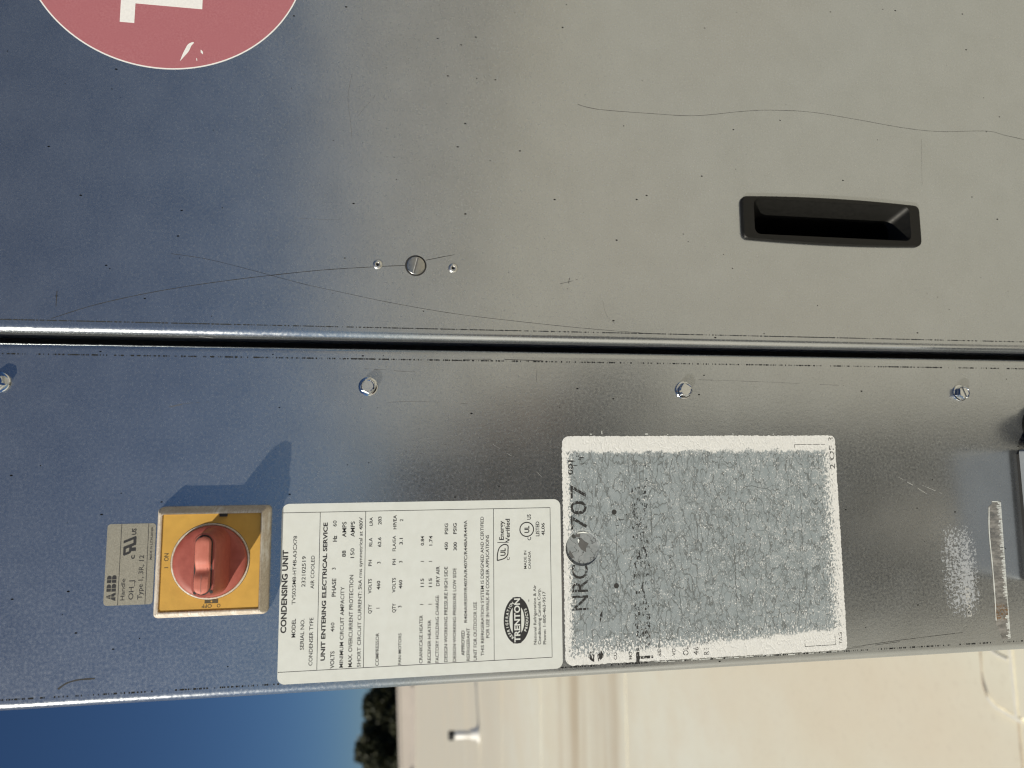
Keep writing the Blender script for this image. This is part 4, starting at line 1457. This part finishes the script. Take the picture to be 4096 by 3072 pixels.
# --- glue ghost of a lost sticker and its remaining strip
gh = empty('adhesive_residue', P(-74, -392, 0))
tag(gh, 'torn strip of old glue with frayed white fibres near the bottom of the panel', 'residue')
gp = [(-33.5, -382.0), (-31.6, -384.8), (-29.9, -384.8), (-29.9, -391.6), (-117.9, -390.2), (-117.9, -384.4), (-108, -380.2), (-80, -380.6), (-51, -380.4), (-40, -381.0)]
plate('glue_film', gp[::-1] if False else gp[::-1], 0.02, 0.10, M['glue'], gh, origin=P(-74, -386, 0))
mb = MB()
rnd = random.Random(17)
x = -30.2
while x > -117.6:
    t = (x + 30) / -88
    zb = -391.6 + 1.4 * t
    l = rnd.uniform(1.2, 3.6) if not (-103 < x < -92) else rnd.uniform(.4, .8)
    if rnd.random() < .88:
        w_ = rnd.uniform(.25, .62)
        sk = rnd.uniform(-.15, .15)
        mb.add([P(x, zb, .13), P(x - w_, zb, .13), P(x - w_ + sk, zb + l, .13), P(x + sk, zb + l * rnd.uniform(.8, 1), .13)], [(0, 3, 2, 1)])
    x -= rnd.uniform(.35, .75)
ribbon(mb, [(-30.2, -385.0), (-30.4, -391.5)], .6, .13)
ribbon(mb, [(-31, -391.3), (-70, -390.4), (-117.6, -389.9)], .3, .125)
s_ = [(-34.0, -382.4), (-50, -381.0), (-70, -381.3), (-90, -381.2), (-106, -380.6)]
ribbon(mb, spline(s_, 6), [.4 + .5 * rnd.random() for _ in range(25)], .13)
tag(mb.build('white_fibres', M['label_white'], gh), kind='stuff')
gg = plate('ghost_film', rrect(-110, -372, -38, -337, 4), 0.015, 0.03, M['ghost'], gh, origin=P(-74, -357, 0))
text('gh', 'DVERT', -102.6, -363.0, 19.0, 3.2, 0.0, 0.06)
mb = MB()
ribbon(mb, [(-41.4, -359.3), (-102.3, -358.7)], .35, .05)
mb.build('glue_line', M['ghost'], gh)

# --- grey junction box below, with a black bushing beside it
jb = empty('junction_box', P(-38, -470, 0))
tag(jb, 'pale grey metal box fixed to the panel at the very bottom of the picture', 'junction box')
mb = MB()
def rbox(x0, x1, z0, z1, h0, h1, r):
    lo = rrect(x0, z0, x1, z1, r, 4)
    n = len(lo)
    lv = [(h0, lo), (h1 - r, lo), (h1 - r * .3, inset(lo, r * .3)), (h1, inset(lo, r))]
    for (ha, a), (hb, b) in zip(lv[:-1], lv[1:]):
        mb.add([P(x, z, ha) for x, z in a] + [P(x, z, hb) for x, z in b], [(i, (i + 1) % n, n + (i + 1) % n, n + i) for i in range(n)])
    mb.add([P(x, z, h1) for x, z in lv[-1][1]], [tuple(range(n))])
rbox(-82.0, 4.0, -520.0, -404.8, 4.0, 52.0, 2.0)
mb.build('box_body', M['box_grey'], jb)
mb = MB()
rbox(-79.5, 1.5, -518.0, -406.5, 0.02, 4.5, 1.0)
mb.build('gasket', M['dark'], jb)
bsh = empty('cable_bushing', P(20, -440, 0))
tag(bsh, 'black rubber cable bushing beside the grey box at the bottom edge', 'bushing')
lathe('rubber_boot', [(17, 0.02), (17, 4), (15, 8), (11, 11), (10.5, 20)], 19.0, -430.0, M['black_plastic'], bsh)
mb = MB()
mb.tube([P(19, -428, 14), P(19, -430, 26), P(20, -440, 36), P(20, -480, 44), P(22, -600, 46), P(24, -1400, 46)], 0.008, 14)
mb.build('cable', M['black_plastic'], bsh, True)

# bake all lettering
tx = bake_text()
for key, nm, mat, par_ in (('l1', 'lettering', 'ink', lab), ('l1w', 'oval_lettering', 'label_white', lab), ('rp', 'lettering', 'ink', rpz), ('sw', 'on_lettering', 'ink_brown', sw), ('swo', 'off_lettering', 'ink_brown', sw), ('gh', 'ghost_lettering', 'scratch_lite', gh)):
    if key in tx:
        v, f = tx[key]
        mk(nm, v, f, M[mat], par_)
for key in sorted(tx):
    if key[:2] in ('w1', 'w2'):
        v, f = tx[key]
        f = [q for q in f if min((sum((v[t] for t in q), Vector()) / len(q) - P(KN[0], KN[1], .17)).length for _ in (0,)) > 0.0102]
        tag(mk('worn_lettering' if key[:2] == 'w1' else 'lost_lettering', v, f, M['ink_worn' if key[:2] == 'w1' else 'ink_gone'], wl), kind='stuff' if key[:2] == 'w2' else None)

# ================================================================== BEHIND THE LENS (seen mirrored in the sheet steel)
# unseen second rooftop unit, turned so its sunlit face mirrors grey in the door
u2 = empty('unseen_rooftop_unit', (1.4, -13.0, 0))   # turned and moved to its place below
tag(u2, 'unseen grey rooftop unit turned to mirror as a dull band across the steel door', 'rooftop unit')
for i in range(6):
    xa = -6.0 + i * 2.66
    mb = MB()
    mb.box((xa + .008, -13.9, 0.30), (xa + 2.652, -12.0, 2.72))
    mb.build('cabinet_panel', M['unit_paint'], u2)
    for j in range(10):
        q = MB()
        q.box((xa + .15, -12.0, 0.55 + j * .14), (xa + 2.5, -11.965, 0.62 + j * .14))
        q.build('louvre_blade', M['louvre'], u2)
mb = MB()
mb.box((-6.05, -13.95, 2.72), (10.0, -11.95, 2.82))
mb.build('roof_cap', M['unit_paint'], u2)
for x in (-5.6, -0.6, 4.4, 9.4):
    mb = MB()
    mb.box((x, -13.8, 0.0), (x + .12, -12.1, 0.30))
    mb.build('support', M['louvre'], u2)

u2.location = (5.64, -11.48, 0)
u2.rotation_euler = (0, 0, R(53.1))

# the photographer
M['skin'] = simple('skin', (0.42, 0.26, 0.18), 0.5, 0, 0.08, 60)
M['shirt'] = simple('dark_work_shirt', (0.022, 0.024, 0.030), 0.85, 0, 0.15, 300)
M['trousers'] = simple('dark_trousers', (0.028, 0.028, 0.032), 0.85, 0, 0.15, 300)
M['boots'] = simple('black_boots', (0.012, 0.011, 0.010), 0.6)
M['hair'] = simple('dark_hair', (0.02, 0.015, 0.01), 0.7, 0, 0.2, 600)
J, E_ = {}, []


def joint(n, p, r, par=None):
    J[n] = (len(J), Vector(p), r)
    if par:
        E_.append((J[par][0], J[n][0]))


bx, by = -0.13, -0.83
joint('pelvis', (bx, by, .92), (.185, .12))
joint('waist', (bx, by, 1.06), (.185, .12), 'pelvis')
joint('chest', (bx, by, 1.24), (.205, .125), 'waist')
joint('collar', (bx, by, 1.36), (.10, .085), 'chest')
joint('neck', (bx, by + .015, 1.43), (.055, .055), 'collar')
joint('jaw', (bx, by + .035, 1.50), (.066, .075), 'neck')
joint('brow', (bx, by + .035, 1.57), (.074, .092), 'jaw')
joint('crown', (bx, by + .025, 1.625), (.062, .076), 'brow')
for s, nm in ((-1, 'l'), (1, 'r')):
    joint('sh' + nm, (bx + .195 * s, by, 1.345), (.070, .070), 'collar')
    ex, wx = (bx + .215 * s, -.115 if s < 0 else .052)
    joint('ua' + nm, (bx + .235 * s, by + .07, 1.27), (.060, .060), 'sh' + nm)
    joint('el' + nm, (bx + .255 * s, by + .14, 1.19), (.052, .052), 'ua' + nm)
    joint('fa' + nm, ((bx + .255 * s + wx) / 2, by + .26, 1.33), (.044, .044), 'el' + nm)
    joint('wr' + nm, (wx, -.475, 1.455), (.026, .030), 'fa' + nm)
    joint('pa' + nm, (wx + .012 * -s, -.446, 1.492), (.018, .036), 'wr' + nm)
    joint('hip' + nm, (bx + .10 * s, by, .86), (.11, .11), 'pelvis')
    joint('kn' + nm, (bx + .12 * s, by + .01, .48), (.080, .080), 'hip' + nm)
    joint('ca' + nm, (bx + .125 * s, by - .01, .34), (.075, .075), 'kn' + nm)
    joint('an' + nm, (bx + .13 * s, by - .01, .09), (.055, .055), 'ca' + nm)
    joint('to' + nm, (bx + .145 * s, by + .15, .045), (.042, .036), 'an' + nm)
    for i, (dz, ln) in enumerate(((.030, .030), (.012, .034), (-.006, .032), (-.022, .026))):
        px0 = wx + .012 * -s
        joint('f%d%sa' % (i, nm), (px0 + .004 * s, -.425, 1.500 + dz), (.009, .009), 'pa' + nm)
        joint('f%d%sb' % (i, nm), (px0 - .006 * s, -.404 - .001 * i, 1.503 + dz), (.0085, .0085), 'f%d%sa' % (i, nm))
        joint('f%d%sc' % (i, nm), (px0 - .006 * s - ln * s * .6, -.400 - .001 * i, 1.506 + dz), (.0075, .0075), 'f%d%sb' % (i, nm))
    joint('t0' + nm, (wx - .02 * s, -.448, 1.515), (.011, .011), 'pa' + nm)
    joint('t1' + nm, (wx - .040 * s, -.436, 1.530), (.009, .009), 't0' + nm)
names = list(J)
me = bpy.data.meshes.new('body')
PB = Vector((bx, by, 0))
me.from_pydata([tuple(J[q][1] - PB) for q in names], E_, [])
tmp = bpy.data.objects.new('body_rig', me)
COL.objects.link(tmp)
sk = tmp.modifiers.new('skin', 'SKIN')
sk.use_smooth_shade = True
sub = tmp.modifiers.new('sub', 'SUBSURF')
sub.levels = 2
sub.render_levels = 2
for i, q in enumerate(names):
    d = me.skin_vertices[0].data[i]
    d.radius = J[q][2]
    d.use_root = (q == 'pelvis')
bpy.context.view_layer.update()
dg = bpy.context.evaluated_depsgraph_get()
ev = tmp.evaluated_get(dg)
em = ev.to_mesh()
bv = [v.co + PB for v in em.vertices]
bf = [list(p.vertices) for p in em.polygons]
ev.to_mesh_clear()
bpy.data.objects.remove(tmp)
bpy.data.meshes.remove(me)
person = empty('person', (bx, by, 0))
tag(person, 'person in dark work clothes raising a phone, mirrored as a dark shape in the steel', 'person')
body = mk('body', bv, bf, [M['skin'], M['shirt'], M['trousers'], M['boots']], person, True)
mi = []
for p in body.data.polygons:
    c = p.center + PB
    if c.z > 1.415 and c.y < -.66 or c.y > -.50:
        mi.append(0)
    elif c.z < .11:
        mi.append(3)
    elif c.z < .93:
        mi.append(2)
    else:
        mi.append(1)
body.data.polygons.foreach_set('material_index', mi)
vs, fs = [], []
for i in range(9):
    th = R(90 * i / 8)
    for j in range(24):
        a = 2 * math.pi * j / 24
        lo = 1.0 if math.sin(a) < .3 else .62
        t = th * lo
        vs.append((bx + .083 * math.sin(t) * math.cos(a) * 1.0, by + .028 + .104 * math.sin(t) * math.sin(a), 1.565 + .098 * math.cos(t)))
for i in range(8):
    for j in range(24):
        fs.append((i * 24 + j, (i + 1) * 24 + j, (i + 1) * 24 + (j + 1) % 24, i * 24 + (j + 1) % 24))
mk('hair', vs, fs, M['hair'], person, True)
for s in (-1, 1):
    q = MB()
    q.tube([(bx + .03 * s, by + .118, 1.555), (bx + .03 * s, by + .126, 1.555), (bx + .03 * s, by + .131, 1.555)], [.012, .010, .004], 10)
    q.build('eye', M['dark'], person, True)
    q = MB()
    q.tube([(bx + .076 * s, by + .02, 1.52), (bx + .086 * s, by + .015, 1.545), (bx + .080 * s, by + .015, 1.57)], [.008, .013, .008], 10)
    q.build('ear', M['skin'], person, True)
q = MB()
q.tube([(bx, by + .122, 1.56), (bx, by + .138, 1.53), (bx, by + .125, 1.515)], [.008, .013, .008], 10)
q.build('nose', M['skin'], person, True)
q = MB()
q.tube([(bx - .024, by + .112, 1.487), (bx, by + .119, 1.489), (bx + .024, by + .112, 1.487)], [.004, .006, .004], 8)
q.build('mouth', M['hair'], person, True)
ph = empty('phone', (-.025, -.424, 1.465))
tag(ph, 'dark phone held upright in both hands, mirrored in the steel panel', 'phone')
mb = MB()
rbox_ = rrect(-62.0, -145.0, 14.0, 12.0, 9.0, 6)
rl = [(412.0, inset(rbox_, 1.5)), (413.0, rbox_), (419.0, rbox_), (420.0, inset(rbox_, 1.5))]
n = len(rbox_)
for (ha, a), (hb, b) in zip(rl[:-1], rl[1:]):
    mb.add([P(x, z, ha) for x, z in a] + [P(x, z, hb) for x, z in b], [(i, (i + 1) % n, n + (i + 1) % n, n + i) for i in range(n)])
mb.add([P(x, z, 412.0) for x, z in rl[0][1]], [tuple(range(n))[::-1]])
mb.add([P(x, z, 420.0) for x, z in rl[-1][1]], [tuple(range(n))])
mb.build('phone_body', M['black_plastic'], ph)
mb = MB()
mb.tube([(-.0, -.4118, HC), (0, -.4095, HC)], .007, 18)
mb.build('lens_ring', M['dark'], ph)
